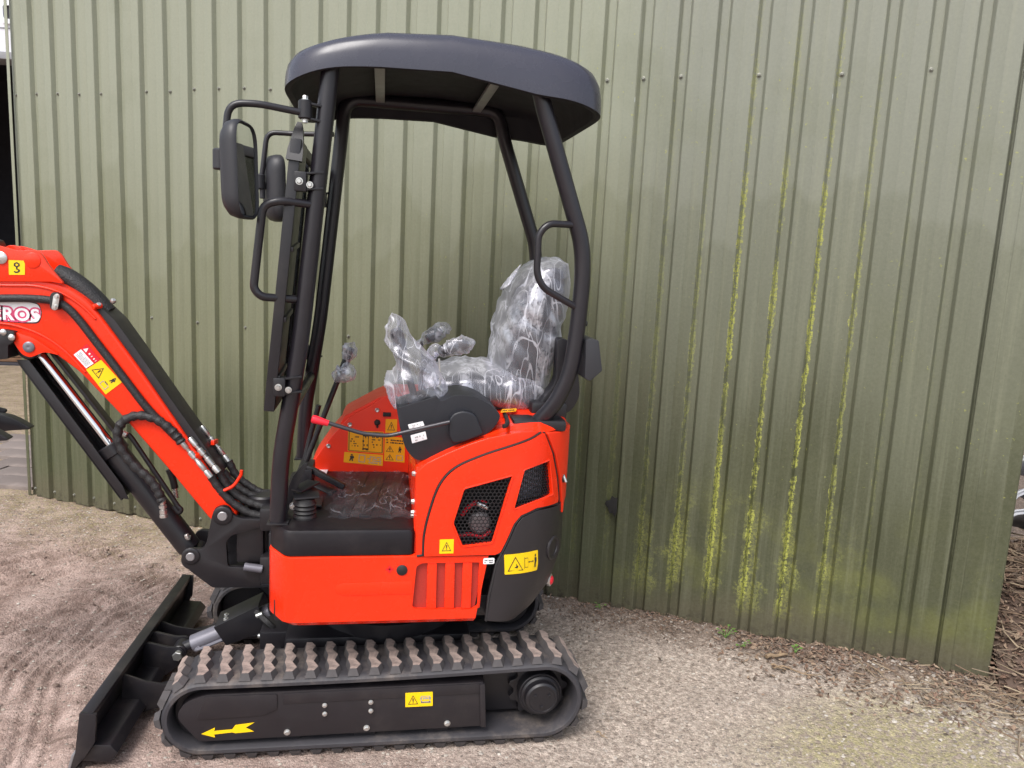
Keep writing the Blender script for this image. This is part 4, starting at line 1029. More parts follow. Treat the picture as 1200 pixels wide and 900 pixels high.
# rubber floor of the driver's platform
zt = 0.7265
pl = rounded([(-0.315, -0.33), (-0.315, -0.36), (-0.262, -0.448), (0.118, -0.448), (0.118, 0.20), (-0.315, 0.20)], 0.02, 4)
bm = bmesh.new()
def ring2(z, ins): return [(x - ins * (1 if x > 0 else -1), y + ins * (1 if y < 0 else -1), z) for x, y in pl]
bm = loft([ring2(0.642, 0.006), ring2(0.648, 0.0), ring2(zt - 0.012, 0.0), ring2(zt - 0.003, 0.004), ring2(zt, 0.014)], cap=True)
floor = mk('platform', bm, 'rubber_floor', EX)
mk('platform_trim', loft([ring2(0.632, 0.012), ring2(0.640, 0.002), ring2(0.6425, 0.002), ring2(0.6425, 0.010)], cap=True), 'black_paint', floor)
for a, b in ((-0.10, 0.0), (-0.035, 0.02), (0.03, 0.03)):
    mk('mat_rib', bar((a, -0.33, zt + 0.001), (a + 0.055, 0.16, zt + 0.001), 0.034, 0.006, 0.002), 'rubber_floor', floor)

fb = bmesh.new(); rows_ = []
for i in range(34):
    row_ = []
    for j in range(60):
        x = -0.15 + 0.255 * i / 33 + 0.012 * math.sin(j * 0.4); y = -0.36 + 0.53 * j / 59 + 0.010 * math.sin(i * 0.7)
        q = Vector((x * 26, y * 9, 3)); row_.append(fb.verts.new((x, y, zt + 0.0055 + 0.004 * max(0, 1 - abs(noise.noise(q)) * 4) ** 2 + 0.001 * noise.noise(q * 3))))
    rows_.append(row_)
for a, b in zip(rows_, rows_[1:]):
    for k in range(59): fb.faces.new((a[k], a[k + 1], b[k + 1], b[k]))
mk('floor_film', fb, 'floor_film', floor, smooth=180)
# far side cowl with the decals and switches
CY = 0.190
co = [(-0.2513, 0.7264), (-0.2362, 0.7626), (-0.1782, 0.8515), (-0.1018, 0.9403), (-0.0338, 0.9772), (0.0248, 1.02), (0.2412, 1.025), (0.253, 0.6982)]
cowl = mk('side_cowl', prism(rounded(co, [0.01, 0.02, 0.03, 0.03, 0.02, 0.01, 0.0, 0.0], 4), CY, 0.44, 0.012, 3), 'orange_plastic', EX)
co2 = [(-0.143, 0.9017), (-0.1278, 0.9347), (-0.0127, 1.002), (0.0533, 1.03), (0.0446, 0.9935), (-0.0115, 0.9498)]
mk('cowl_crest', prism(rounded(co2, 0.012, 4), CY + 0.012, 0.43, 0.008, 3), 'orange_plastic', cowl)
sf = plane_y(CY)
q = [(-0.1105, 0.8047), (0.0207, 0.7959), (0.0203, 0.8801), (-0.1103, 0.8833)]
sticker('control_chart', q, sf, 'sticker_amber', cowl, [('print_black', (0.0, 0.0, 1.0, 1.0), [('ring', [(0.02, 0.03), (0.98, 0.03), (0.98, 0.97), (0.02, 0.97)], 0.955)]), ('print_black', (0.05, 0.22, 0.33, 0.82), lines(5, 2, 0.35)), ('print_black', (0.40, 0.05, 0.60, 0.9), FRAME + lines(4, 4, 0.3)), ('print_black', (0.66, 0.2, 0.95, 0.85), lines(5, 6, 0.4)), ('print_black', (0.25, 0.88, 0.75, 0.97), lines(1, 7))])
q = [(-0.1255, 0.7617), (0.0202, 0.7477), (0.0208, 0.7909), (-0.123, 0.8013)]
sticker('instruction_label', q, sf, 'sticker_amber', cowl, [('print_black', (0.04, 0.1, 0.34, 0.95), MAN), ('print_grey', (0.36, 0.08, 0.56, 0.95), FRAME), ('print_grey', (0.58, 0.1, 0.97, 0.9), lines(4, 8))])
q = [(0.0245, 0.7677), (0.1015, 0.7615), (0.1004, 0.858), (0.0254, 0.8637)]
sticker('warning_label', q, sf, 'sticker_amber', cowl, [('print_black', (0.04, 0.02, 0.5, 0.32), TRI), ('print_black', (0.04, 0.35, 0.5, 0.66), TRI), ('print_grey', (0.55, 0.05, 0.95, 0.3), FRAME), ('print_black', (0.55, 0.36, 0.95, 0.66), MAN), ('print_black', (0.05, 0.72, 0.95, 0.95), lines(2, 9))])
q = [(0.0267, 0.8769), (0.0696, 0.8758), (0.0698, 0.9285), (0.027, 0.9294)]
sticker('warning_label', q, sf, 'sticker_amber', cowl, [('print_black', (0.1, 0.1, 0.9, 0.9), TRI)])
for p in [(-0.181, 0.19, 0.8237), (-0.1044, 0.19, 0.9062), (-0.0053, 0.19, 0.9631)]: mk('bolt', lathe((p[0], CY, p[2]), (0, -1, 0), [(0, 0.0085), (0.003, 0.0085), (0.006, 0.006), (0.0045, 0.003), (0.0045, 0.0)], 16), 'zinc', cowl)
p = (0.0313, 0.19, 0.9475); mk('rocker_switch', box((p[0], CY - 0.002, p[2]), (0.030, 0.012, 0.015), 0.002), 'rubber_seal', cowl)
p = (-0.0042, 0.19, 0.9158); mk('ignition_switch', merge(lathe((p[0], CY, p[2]), (0, -1, 0), [(0, 0.0125), (0.006, 0.0125), (0.009, 0.010), (0.010, 0.0)], 6), cyl((p[0], CY - 0.009, p[2]), (p[0], CY - 0.018, p[2]), 0.005, 10), box((p[0] + 0.001, CY - 0.004, p[2] - 0.016), (0.008, 0.006, 0.008), 0.002)), 'rubber_seal', cowl)
sticker('torn_label', [(a, b) for a, b, c in [(-0.2331, 0.1938, 0.732), (-0.1847, 0.1256, 0.732), (-0.1786, 0.2671, 0.732), (-0.2198, 0.3036, 0.732)]], lambda a, b, off: (a, b, zt + 0.004 + off), 'sticker_white', floor)

# ---------------------------------------------------------------- hood panels round the engine
hood_in = mk('engine_block', merge(box((0.30, 0.02, 0.72), (0.34, 0.60, 0.50), 0.02), box((0.22, -0.10, 0.60), (0.18, 0.5, 0.18), 0.01)), 'engine_dark', EX)
hood_left = [(0.1227, 0.647), (0.1141, 0.888), (0.1185, 0.9092), (0.1431, 0.9329), (0.2281, 0.9755), (0.3241, 1.012), (0.4127, 1.029), (0.4769, 1.032)]
seam = [(0.1406, 0.6483), (0.1423, 0.7173), (0.16, 0.8034), (0.1857, 0.875), (0.23, 0.9243), (0.3083, 0.9618), (0.3903, 0.9901), (0.4566, 1.011), (0.4936, 1.028)]
fp = [tuple(p) for p in smooth_line(hood_left[3:], 5)]
sp_ = [tuple(p) for p in smooth_line(seam, 6)]
front_hood = mk('hood_front', tail_panel(hood_left[:3] + fp + sp_[::-1], -0.045, 0.004, 0.007, seg=3), 'orange_paint', EX)
door_low = [(0.6022, 0.7806), (0.4937, 0.7857), (0.4385, 0.7692), (0.4169, 0.7436), (0.3961, 0.6899), (0.3803, 0.6546), (0.3646, 0.6467)]
door_right = [(0.5083, 1.023), (0.5502, 0.9516), (0.5848, 0.8642), (0.6069, 0.7909)]
dseam = [(s + 0.006, z - 0.004) for s, z in sp_]
hole1 = rounded([(0.2583, 0.858), (0.4073, 0.9002), (0.3535, 0.6841), (0.2605, 0.6742), (0.2289, 0.7493)], 0.008, 4)
hole2 = rounded([(0.4402, 0.9146), (0.5368, 0.9345), (0.5638, 0.8168), (0.4128, 0.7906)], 0.006, 4)
door_out = dseam[:-1] + door_right + door_low
door_out = rounded(door_out, 0.003, 2)
door = mk('engine_door', tail_panel(door_out, -0.012, 0.008, 0.005, holes=[hole1, hole2], seg=3), 'orange_paint', EX)
def hole_rim(hole, w=0.005):
    gx = sum(p[0] for p in hole) / len(hole); gz = sum(p[1] for p in hole) / len(hole)
    P_ = [tail(s, z, 0.0085) for s, z in hole]; return tube(P_ + [P_[0], P_[1]], w, 6, cap=False)
mk('window_rim', hole_rim(hole1, 0.0035), 'orange_paint', door); mk('window_rim', hole_rim(hole2, 0.003), 'orange_paint', door)
def inside(p, poly):
    c = False; n = len(poly)
    for i in range(n):
        a, b = poly[i], poly[i - 1]
        if (a[1] > p[1]) != (b[1] > p[1]) and p[0] < (b[0] - a[0]) * (p[1] - a[1]) / (b[1] - a[1]) + a[0]: c = not c
    return c
def honeycomb(hole, pitch, k):
    bm = bmesh.new(); x0 = min(p[0] for p in hole) - pitch; x1 = max(p[0] for p in hole) + pitch; z0 = min(p[1] for p in hole) - pitch; z1 = max(p[1] for p in hole) + pitch
    row = 0; z = z0
    while z < z1:
        x = x0 + (pitch / 2 if row % 2 else 0)
        while x < x1:
            if any(inside((x + a, z + b), hole) for a, b in ((0, 0), (pitch / 2, 0), (-pitch / 2, 0), (0, pitch / 2), (0, -pitch / 2))):
                R_ = pitch / math.sqrt(3)
                o = [(x + math.sin(math.pi * q / 3) * R_ * 1.01, z + math.cos(math.pi * q / 3) * R_ * 1.01) for q in range(6)]
                i_ = [(x + math.sin(math.pi * q / 3) * R_ * k, z + math.cos(math.pi * q / 3) * R_ * k) for q in range(6)]
                O = [bm.verts.new(tail(a, b, -0.002)) for a, b in o]; I = [bm.verts.new(tail(a, b, -0.002)) for a, b in i_]; J = [bm.verts.new(tail(a, b, -0.004)) for a, b in i_]
                for q in range(6): bm.faces.new((O[q], O[(q + 1) % 6], I[(q + 1) % 6], I[q])); bm.faces.new((I[q], I[(q + 1) % 6], J[(q + 1) % 6], J[q]))
            x += pitch
        z += pitch * math.sqrt(3) / 2; row += 1
    return bm
mk('vent_mesh', honeycomb(hole1, 0.0125, 0.80), 'black_paint', door); mk('vent_mesh', honeycomb(hole2, 0.0100, 0.80), 'black_paint', door)
# what shows behind the mesh
p = Vector((0.3233, -0.37, 0.7205))
mk('air_filter', merge(lathe(p + Vector((0, 0.0, 0)), (0, -1, 0), [(-0.06, 0.03), (0, 0.034), (0.01, 0.034), (0.016, 0.028), (0.016, 0.0)], 24), lathe(p + Vector((0, -0.002, 0)), (0, -1, 0), [(0, 0.036), (0.004, 0.036)], 24)), 'steel_grey', hood_in)
mk('pipe_clamp', cyl((0.3084, -0.38, 0.7883), (0.3469, -0.38, 0.7715), 0.011, 12), 'chrome', hood_in)
mk('hose', tube(smooth_line([(0.265, -0.375, 0.745), (0.2854, -0.375, 0.7728), (0.3143, -0.375, 0.7894), (0.3415, -0.375, 0.7838)], 5), 0.007, 8), 'red_grip', hood_in)
mk('hose', tube(smooth_line([(0.2596, -0.375, 0.6778), (0.2918, -0.375, 0.6831), (0.3329, -0.375, 0.6742), (0.3592, -0.375, 0.6938)], 5), 0.006, 8), 'red_grip', hood_in)
rad = bmesh.new()
for k in range(16): rad = merge(rad, box((0.405 + k * 0.008, -0.395 + k * 0.006, 0.87), (0.004, 0.03, 0.15), 0))
mk('radiator', rad, 'radiator_grey', hood_in)
# black counterweight, rear flap, seals
cw_pts = [(0.6181, 0.7677), (0.4982, 0.7765), (0.4446, 0.7605), (0.4257, 0.7375), (0.4046, 0.684), (0.3899, 0.6515), (0.3717, 0.6104), (0.3553, 0.5042), (0.3479, 0.4294), (0.522, 0.4142), (0.5426, 0.439)]
cw = [(p[0], p[1]) for p in cw_pts] + [(0.60, 0.425), (0.72, 0.435), (0.80, 0.45), (0.80, 0.80), (0.74, 0.81)]
cw = rounded(cw, 0.006, 3)
cweight = mk('counterweight', tail_panel(cw, -0.06, 0.007, 0.007, seg=3), 'counterweight_paint', EX)
fl = [(0.5151, 1.025), (0.5652, 0.9435), (0.6079, 0.8534), (0.6349, 0.7717), (0.6442, 0.7282)] + [(0.66, 0.775), (0.80, 0.78), (0.80, 1.01), (0.60, 1.015)]
flap = mk('rear_flap', tail_panel(rounded(fl, 0.012, 4), -0.02, 0.012, 0.007, seg=3), 'orange_plastic', EX)
def seal(pts, r, off, parent=EX): mk('rubber_seal', tube([tail(s, z, off) for s, z in pts], r, 8), 'rubber_seal', parent)
seal([(s + 0.003, z - 0.002) for s, z in sp_], 0.0035, 0.0035)
seal([(s, z) for s, z in [(0.6093, 0.7745), (0.4976, 0.7808), (0.4413, 0.765), (0.4211, 0.7407), (0.4004, 0.6869), (0.3844, 0.6505)]], 0.004, 0.004)
seal([(0.3859, 0.649), (0.3116, 0.6461), (0.2068, 0.6458), (0.1394, 0.6468), (0.124, 0.6443)], 0.0045, 0.001)
seal([(0.3859, 0.649), (0.3714, 0.6159), (0.3523, 0.51), (0.3466, 0.4282)], 0.005, 0.0015)
seal([(0.5079, 1.026), (0.5601, 0.9472), (0.5983, 0.8556), (0.6206, 0.7786)], 0.003, 0.004)
# rear corner: far half of the tail closed by a shell so the body is whole
def far_shell(z0, z1, mat, name):
    out = [(0.125, 0.43)] + [(0.365 + math.sin(a) * 0.245, 0.20 + math.cos(a) * 0.245) for a in [k * math.pi / 16 for k in range(9)]] + [(0.600, -0.16), (0.57, -0.16), (0.57, 0.18), (0.34, 0.40), (0.125, 0.40)]
    bm = bmesh.new(); a = [bm.verts.new((x, y, z0)) for x, y in out]; b = [bm.verts.new((x, y, z1)) for x, y in out]
    for k in range(len(out)): bm.faces.new((a[k], a[(k + 1) % len(out)], b[(k + 1) % len(out)], b[k]))
    bm.faces.new(a); bm.faces.new(b); return mk(name, bm, mat, EX, smooth=30)
far_shell(0.43, 0.775, 'counterweight_paint', 'counterweight_far_half'); far_shell(0.776, 1.005, 'orange_paint', 'hood_far_side')
# seat riser (front of the hood)
mk('seat_riser', box((0.126, 0.0, 0.772), (0.022, 0.86, 0.29), 0.004), 'orange_paint', EX)
for p in [(0.1085, -0.4, 0.8844), (0.1137, -0.4, 0.7952), (0.116, -0.4, 0.7598), (0.1202, -0.4, 0.7516)]: mk('bolt', bolt_head((0.1145, -0.39, p[2]), (-1, 0, 0), 0.008, 0.008), 'zinc', EX)
# top deck
deck_e = [tuple(p) for p in smooth_line([(0.1186, 0.9067), (0.1431, 0.9317), (0.228, 0.9757), (0.3241, 1.012), (0.4116, 1.03), (0.4689, 1.038)], 4)]
zr = deck_e[-1][1]
deck_e += [(0.50, zr + 0.002), (0.54, zr + 0.002), (0.58, zr - 0.001), (0.606, zr - 0.004), (0.615, zr - 0.010)]
rows = []
for x, z in deck_e:
    hw_ = 0.452 if x < 0.37 else 0.2 + math.sqrt(max(0.0, 0.252 ** 2 - (x - 0.37) ** 2))
    row = []
    for k in range(21):
        u = -1 + 2 * k / 20; e = max(0, abs(u) - 0.88) / 0.12
        row.append((x, u * hw_, z + 0.018 * (1 - u * u) + 0.004 - 0.02 * e * e))
    rows.append(row)
deck = mk('engine_deck', loft(rows, cap=False, close=False), 'orange_paint', EX, smooth=60)
mk('deck_trim', tube([tail(s, 0, 0.004)[:2] + (zr + 0.012,) for s in [0.37 + 0.025 * k for k in range(14)]], 0.007, 8), 'rubber_seal', deck)
q = [(a, b) for a, b, c in [(0.3842, -0.2995, 1.03), (0.438, -0.2763, 1.03), (0.4488, -0.2289, 1.03), (0.3977, -0.2462, 1.03)]]
sticker('orange_label', q, lambda a, b, off: (a, b, zr + 0.022 + off), 'sticker_amber', deck, [('print_black', (0.05, 0.2, 0.95, 0.9), lines(1, 3))])
# decals and fittings of the tail
q = [(0.1922, 0.653), (0.2352, 0.6539), (0.2348, 0.6989), (0.192, 0.6979)]
sticker('warning_label', q, lambda a, b, off: tail(a, b, 0.008 + off), 'sticker_yellow', door, [('print_black', (0.1, 0.08, 0.9, 0.92), TRI)])
q = [(0.3967, 0.5815), (0.5137, 0.5776), (0.5078, 0.6456), (0.3916, 0.6457)]
cs = mk('warning_label', tail_panel(rounded(q, 0.003, 3), 0.0072, 0.0086, 0, step=0.01), 'sticker_yellow', cweight)
pbm = bmesh.new(); srf = lambda a, b, off: tail(a, b, off)
pictos(pbm, q, srf, (0.05, 0.08, 0.55, 0.92), [('ring', [(0.05, 0.08), (0.95, 0.08), (0.5, 0.95)], 0.84), ('poly', [(0.42, 0.28), (0.60, 0.25), (0.64, 0.36), (0.52, 0.52), (0.54, 0.36)])], 0.0096)
pictos(pbm, q, srf, (0.80, 0.1, 1.0, 0.95), MAN, 0.0096); pictos(pbm, q, srf, (0.66, 0.38, 0.86, 0.66), ARROWS, 0.0096); pictos(pbm, q, srf, (0.56, 0.2, 0.68, 0.8), [('ring', [(0.1, 0.1), (0.9, 0.1), (0.9, 0.9), (0.1, 0.9)], 0.9), ('poly', [(0.0, 0.0), (0.0, 1.0), (-0.06, 1.0), (-0.06, 0.0)])], 0.0096)
mk('printed_symbol', pbm, 'print_black', cs, recalc=False)
p = [(0.6457, 0.5002)]
lp = Vector(tail(p[0][0], p[0][1], 0.004)); lo = Vector(tail(p[0][0], p[0][1], 0.03)) - lp
tl = mk('tail_light', lathe(lp, lo, [(0, 0.021), (0.008, 0.021), (0.010, 0.018), (0.010, 0.0)], 24), 'zinc', cweight); tl.scale = (1, 1, 1)
mk('red_lens', lathe(lp, lo, [(0.009, 0.016), (0.013, 0.014), (0.016, 0.009), (0.017, 0.0)], 24), 'red_grip', tl)
p = [(0.5904, 0.6311)]
lp = Vector(tail(p[0][0], p[0][1], -0.002)); lo = Vector(tail(p[0][0], p[0][1], 0.03)) - lp
mk('lifting_eye', merge(lathe(lp, lo, [(0, 0.040), (0.010, 0.040), (0.013, 0.036), (0.011, 0.026), (0.004, 0.022), (0.004, 0.0)], 28)), 'counterweight_paint', cweight)
p = [(0.6279, 0.8541)]
lp = Vector(tail(p[0][0], p[0][1], 0.010)); lo = (Vector(tail(p[0][0], p[0][1], 0.05)) - lp).normalized()
lt = mk('latch', lathe(lp, lo, [(0, 0.013), (0.004, 0.013), (0.004, 0.008), (0.002, 0.0)], 16), 'rubber_seal', flap); mk('latch_handle', cyl(lp + Vector((0, 0, 0.012)), lp + lo * 0.012 + Vector((0, 0, -0.012)), 0.005, 10), 'zinc', lt)

# ---------------------------------------------------------------- canopy: roof shell on a four post frame
def canopy():
    x0, x1, hw_ = -0.292, 0.655, 0.430
    def zb(x):      # lower rim of the skirt along the machine
        P_ = [(-0.30, 1.985), (-0.235, 2.012), (-0.15, 2.036), (-0.03, 2.045), (0.228, 2.049), (0.30, 2.036), (0.381, 2.013), (0.45, 2.005), (0.528, 2.003), (0.60, 1.988), (0.66, 1.975)]
        for (a, b), (c, d) in zip(P_, P_[1:]):
            if x <= c: t = max(0, (x - a) / (c - a)); return b + (d - b) * t
        return P_[-1][1]
    def zt_(x):     # top of the shoulder
        P_ = [(-0.30, 2.070), (-0.20, 2.105), (-0.10, 2.132), (0.0, 2.150), (0.11, 2.160), (0.26, 2.158), (0.36, 2.150), (0.47, 2.138), (0.56, 2.122), (0.62, 2.100), (0.66, 2.085)]
        for (a, b), (c, d) in zip(P_, P_[1:]):
            if x <= c: t = max(0, (x - a) / (c - a)); return b + (d - b) * t
        return P_[-1][1]
    N = 112; cxm, hx = (x0 + x1) / 2, (x1 - x0) / 2
    def outline(f, pw=6.5):
        out = []
        for k in range(N):
            a = 2 * math.pi * k / N; c, s = math.cos(a), math.sin(a)
            out.append((cxm + hx * f[0] * math.copysign(abs(c) ** (2 / pw), c), hw_ * f[1] * math.copysign(abs(s) ** (2 / pw), s)))
        return out
    def ring(fx, fy, w, lift=0.0, drop=0.0):
        r = []
        for x, y in outline((fx, fy)):
            b = sum(zb(x + q * 0.014) for q in range(-3, 4)) / 7; t = sum(zt_(x + q * 0.014) for q in range(-3, 4)) / 7; r.append((x, y, b + (t - b) * w + lift - drop))
        return r
    rings = [ring(0.962, 0.958, 0.03), ring(0.985, 0.982, 0.0), ring(1.0, 1.0, 0.03), ring(1.0, 1.0, 0.18), ring(0.997, 0.996, 0.45), ring(0.986, 0.983, 0.72), ring(0.962, 0.952, 0.91), ring(0.92, 0.90, 1.0), ring(0.80, 0.78, 1.0, 0.003), ring(0.62, 0.60, 1.0, 0.006), ring(0.40, 0.38, 1.0, 0.008), ring(0.15, 0.15, 1.0, 0.009)]
    inner = [ring(0.955, 0.950, 0.30), ring(0.93, 0.925, 0.62), ring(0.86, 0.85, 0.72), ring(0.5, 0.5, 0.78), ring(0.15, 0.15, 0.80)]
    return loft(inner[::-1] + rings)
bm = canopy(); bm.normal_update()
bmesh.ops.recalc_face_normals(bm, faces=bm.faces[:])
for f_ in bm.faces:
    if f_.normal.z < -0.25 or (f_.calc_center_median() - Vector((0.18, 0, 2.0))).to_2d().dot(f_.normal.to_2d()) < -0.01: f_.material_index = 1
roof = mk('canopy_roof', bm, ['canopy_plastic', 'canopy_plastic_shaded'], EX, smooth=50)
PY = 0.375
for sgn in (-1, 1):
    y = sgn * PY
    f = [(-0.292, y, 0.725), (-0.294, y, 0.78), (-0.283, y, 0.93), (-0.262, y, 1.06), (-0.229, y, 1.279), (-0.190, y, 1.62), (-0.160, y, 1.97), (-0.150, y, 2.062)]
    sec = 0.0255
    rear = [(0.425, y, 2.06), (0.452, y, 2.0), (0.598, y, 1.60), (0.606, y, 1.50), (0.600, y, 1.34), (0.585, y, 1.20), (0.545, y * 0.96, 1.10), (0.50, y * 0.9, 1.04)]
    path = fillet([f[0], f[2], f[3], f[4], f[6], (-0.148, y, 2.10), (0.425, y, 2.10), rear[1], rear[2], rear[3], rear[4], rear[5], rear[6], rear[7]], 0.07, 6)
    mk('canopy_post', tube(path, sec, 14), 'post_paint', EX)
    mk('post_foot', box((-0.290, y, 0.729), (0.062, 0.062, 0.005), 0.001), 'black_paint', EX)
for x in (-0.02, 0.34): mk('roof_bearer', bar((x, -0.36, 2.098 if x < 0.2 else 2.092), (x, 0.36, 2.098 if x < 0.2 else 2.092), 0.032, 0.012, 0.002), 'steel_grey', EX)
mk('cross_tube', tube([(-0.262, -PY, 1.06 + 0.0), (-0.262, PY, 1.06)], 0.016, 10), 'post_paint', EX)
# grab rails on the near side
gr = [(-0.2152, -0.425, 1.669), (-0.2817, -0.425, 1.674), (-0.3272, -0.425, 1.659), (-0.3527, -0.425, 1.429), (-0.332, -0.425, 1.406), (-0.2437, -0.425, 1.4)]
mk('grab_rail', tube(fillet([(-0.185, -0.38, gr[0][2])] + gr[1:5] + [(gr[5][0], -0.38, gr[5][2])], 0.045, 6), 0.0115, 12), 'post_paint', EX)
gr = [(0.5531, -0.41, 1.656), (0.4833, -0.41, 1.655), (0.4542, -0.41, 1.623), (0.4558, -0.41, 1.503), (0.4788, -0.41, 1.464), (0.5665, -0.41, 1.406)]
mk('grab_rail', tube([tuple(v) for v in fillet([(0.575, -0.38, gr[0][2])] + gr[1:5] + [(0.597, -0.38, gr[5][2])], 0.03, 6)], 0.0105, 12), 'post_paint', EX)
# front screen between the posts, seen nearly edge on
SCR0, SCR1 = Vector((-0.313, 0, 1.075)), Vector((-0.240, 0, 1.845)); sd_ = (SCR1 - SCR0).normalized(); sn = Vector((sd_.z, 0, -sd_.x))
def scr_pt(t, y, n=0.0): return SCR0 + sd_ * t + Vector((0, y, 0)) + sn * n
SL = (SCR1 - SCR0).length
fr_ = bmesh.new()
for y, w_ in ((-0.33, 0.17), (0.385, 0.06)): fr_ = merge(fr_, bar(scr_pt(0, y), scr_pt(SL, y), w_, 0.03, 0.004, (1, 0, 0)))
for t in (0.015, SL - 0.015): fr_ = merge(fr_, bar(scr_pt(t, -0.26), scr_pt(t, 0.36), 0.03, 0.026, 0.004, (1, 0, 0)))
screen = mk('front_screen', fr_, 'black_paint', EX)
mk('screen_panel', bar(scr_pt(0.03, 0.05, 0), scr_pt(SL - 0.03, 0.05, 0), 0.60, 0.006, 0.0, (1, 0, 0)), 'tinted_panel', screen)
for t in (0.10, 0.27, 0.47): mk('screen_catch', bar(scr_pt(t, -0.41, 0.018), scr_pt(t + 0.015, -0.25, 0.018), 0.014, 0.008, 0.002, (1, 0, 0)), 'black_paint', screen)
mk('wiper_housing', loft([[scr_pt(SL - 0.06 + a, -0.40 + b + c, d) for c, d in ((-w, -w), (w, -w), (w, w), (-w, w))] for a, b, w in ((0, 0, 0.022), (0.03, 0.01, 0.021), (0.09, 0.03, 0.012), (0.11, 0.035, 0.006))]), 'black_paint', screen)
for t in (0.075, 0.66):
    for sg in (-1, 1):
        y = sg * 0.395; c0 = scr_pt(t, y, 0.022); c1 = scr_pt(t + 0.012, y * 0.97, 0.07)
        hg = mk('hinge', merge(box(c0, (0.034, 0.045, 0.055), 0.005), bar(c0 + Vector((0, 0, 0.022)), c1 + Vector((0.01, 0, 0.022)), 0.035, 0.006, 0.001), bar(c0 - Vector((0, 0, 0.022)), c1 + Vector((0.01, 0, -0.022)), 0.035, 0.006, 0.001)), 'black_paint', screen)
        if sg < 0: mk('bolt', merge(bolt_head(tuple(c0 + Vector((-0.002, -0.022, 0.0))), (0, -1, 0), 0.0075, 0.010), bolt_head(tuple(c0 + Vector((0.026, -0.018, -0.008))), (0, -1, 0), 0.007, 0.008)), 'zinc', hg)
# mirrors: arm, clamp, shell, glass
def mirror(px, y, arm_pts, c, h, w, yaw, label):
    m = mk('mirror_arm', tube([tuple(v) for v in fillet(arm_pts, 0.035, 6)], 0.0095, 12), 'post_paint', EX)
    m['label'] = label
    e = Vector(arm_pts[-1]); c = Vector(c)
    ny = Vector((math.cos(yaw), math.sin(yaw), 0.03)).normalized(); ux = Vector((-ny.y, ny.x, 0)).normalized(); uz = ny.cross(ux).normalized()
    if uz.z < 0: uz = -uz
    def ring(sc, d):
        base_ = rounded([(-w, -h), (w, -h), (w, h), (-w, h)], 0.060, 8)
        return [c + ux * a * sc + uz * b * (1 - (1 - sc) * w / h) + ny * d for a, b in base_]
    sh = mk('mirror_shell', loft([ring(0.45, -0.050), ring(0.75, -0.042), ring(0.93, -0.028), ring(1.0, -0.010), ring(1.0, 0.004), ring(0.95, 0.009), ring(0.91, 0.004), ring(0.90, 0.001)]), 'mirror_plastic', m, smooth=50)
    mk('mirror_glass', loft([ring(0.895, 0.0020), ring(0.885, 0.0035)]), 'mirror_glass', sh)
    cl = cyl(e + Vector((-0.006, 0, -0.028)), e + Vector((-0.006, 0, 0.028)), 0.020, 18, 0.004)
    cl = merge(cl, cyl(e + Vector((0, 0, 0)), c - ny * 0.045, 0.011, 12), cyl(e + Vector((0.004, 0, -0.026)), e + Vector((0.004, 0, -0.062)), 0.010, 12))
    mk('clamp', cl, 'mirror_plastic', m)
a = [(-0.2278, -0.43, 1.913), (-0.3439, -0.43, 1.926), (-0.4144, -0.43, 1.92), (-0.431, -0.43, 1.773)]
mirror(0, -0.43, [(-0.205, -0.40, a[0][2])] + a[1:], (-0.3693, -0.455, 1.745), 0.128, 0.090, R(-9), 'near side mirror facing back with the wall reflected in its glass')
a = [(-0.2644, 0.43, 1.97), (-0.3362, 0.43, 1.968), (-0.4352, 0.43, 1.967), (-0.4569, 0.43, 1.785)]
mirror(0, 0.43, [(-0.19, 0.38, a[0][2])] + a[1:], (-0.3997, 0.47, 1.766), 0.125, 0.072, R(24), 'far side mirror half hidden behind the front screen')
q = Vector((-0.218, -0.40, 1.924))
mb = mk('mirror_bracket', merge(cyl(q - Vector((0, 0, 0.025)), q + Vector((0, 0, 0.025)), 0.019, 18, 0.003), bar(q + Vector((0, 0, 0.018)), q + Vector((0.06, 0.02, 0.012)), 0.025, 0.006, 0.001), bar(q - Vector((0, 0, 0.022)), q + Vector((0.06, 0.02, -0.03)), 0.025, 0.006, 0.001)), 'black_paint', EX)
mk('bolt', merge(bolt_head(tuple(q + Vector((0, 0, 0.026))), (0, 0, 1), 0.008, 0.010), bolt_head(tuple(q - Vector((0, 0, 0.026))), (0, 0, -1), 0.008, 0.008)), 'zinc', mb)

# ---------------------------------------------------------------- seat in its shipping film
def cushion(rows, n=20, pw=3.2):
    """rings of (centre, half width along y, half thickness, direction of thickness)"""
    R_ = []
    for c, hw_, ht, d in rows:
        c = Vector(c); d = Vector(d).normalized(); r = []
        for k in range(n):
            a = 2 * math.pi * k / n; ca, sa = math.cos(a), math.sin(a)
            r.append(c + Vector((0, 1, 0)) * hw_ * math.copysign(abs(ca) ** (2 / pw), ca) + d * ht * math.copysign(abs(sa) ** (2 / pw), sa))
        R_.append(r)
    return loft(R_)
seat = mk('seat', cushion([((0.185, 0, 1.095), 0.17, 0.02, (0, 0, 1)), ((0.20, 0, 1.10), 0.20, 0.045, (0, 0, 1)), ((0.30, 0, 1.10), 0.215, 0.055, (0, 0, 1)), ((0.42, 0, 1.095), 0.215, 0.055, (0, 0, 1)), ((0.52, 0, 1.10), 0.20, 0.055, (0, 0, 1)), ((0.545, 0, 1.10), 0.17, 0.03, (0, 0, 1))]), 'seat_vinyl', EX, smooth=60)
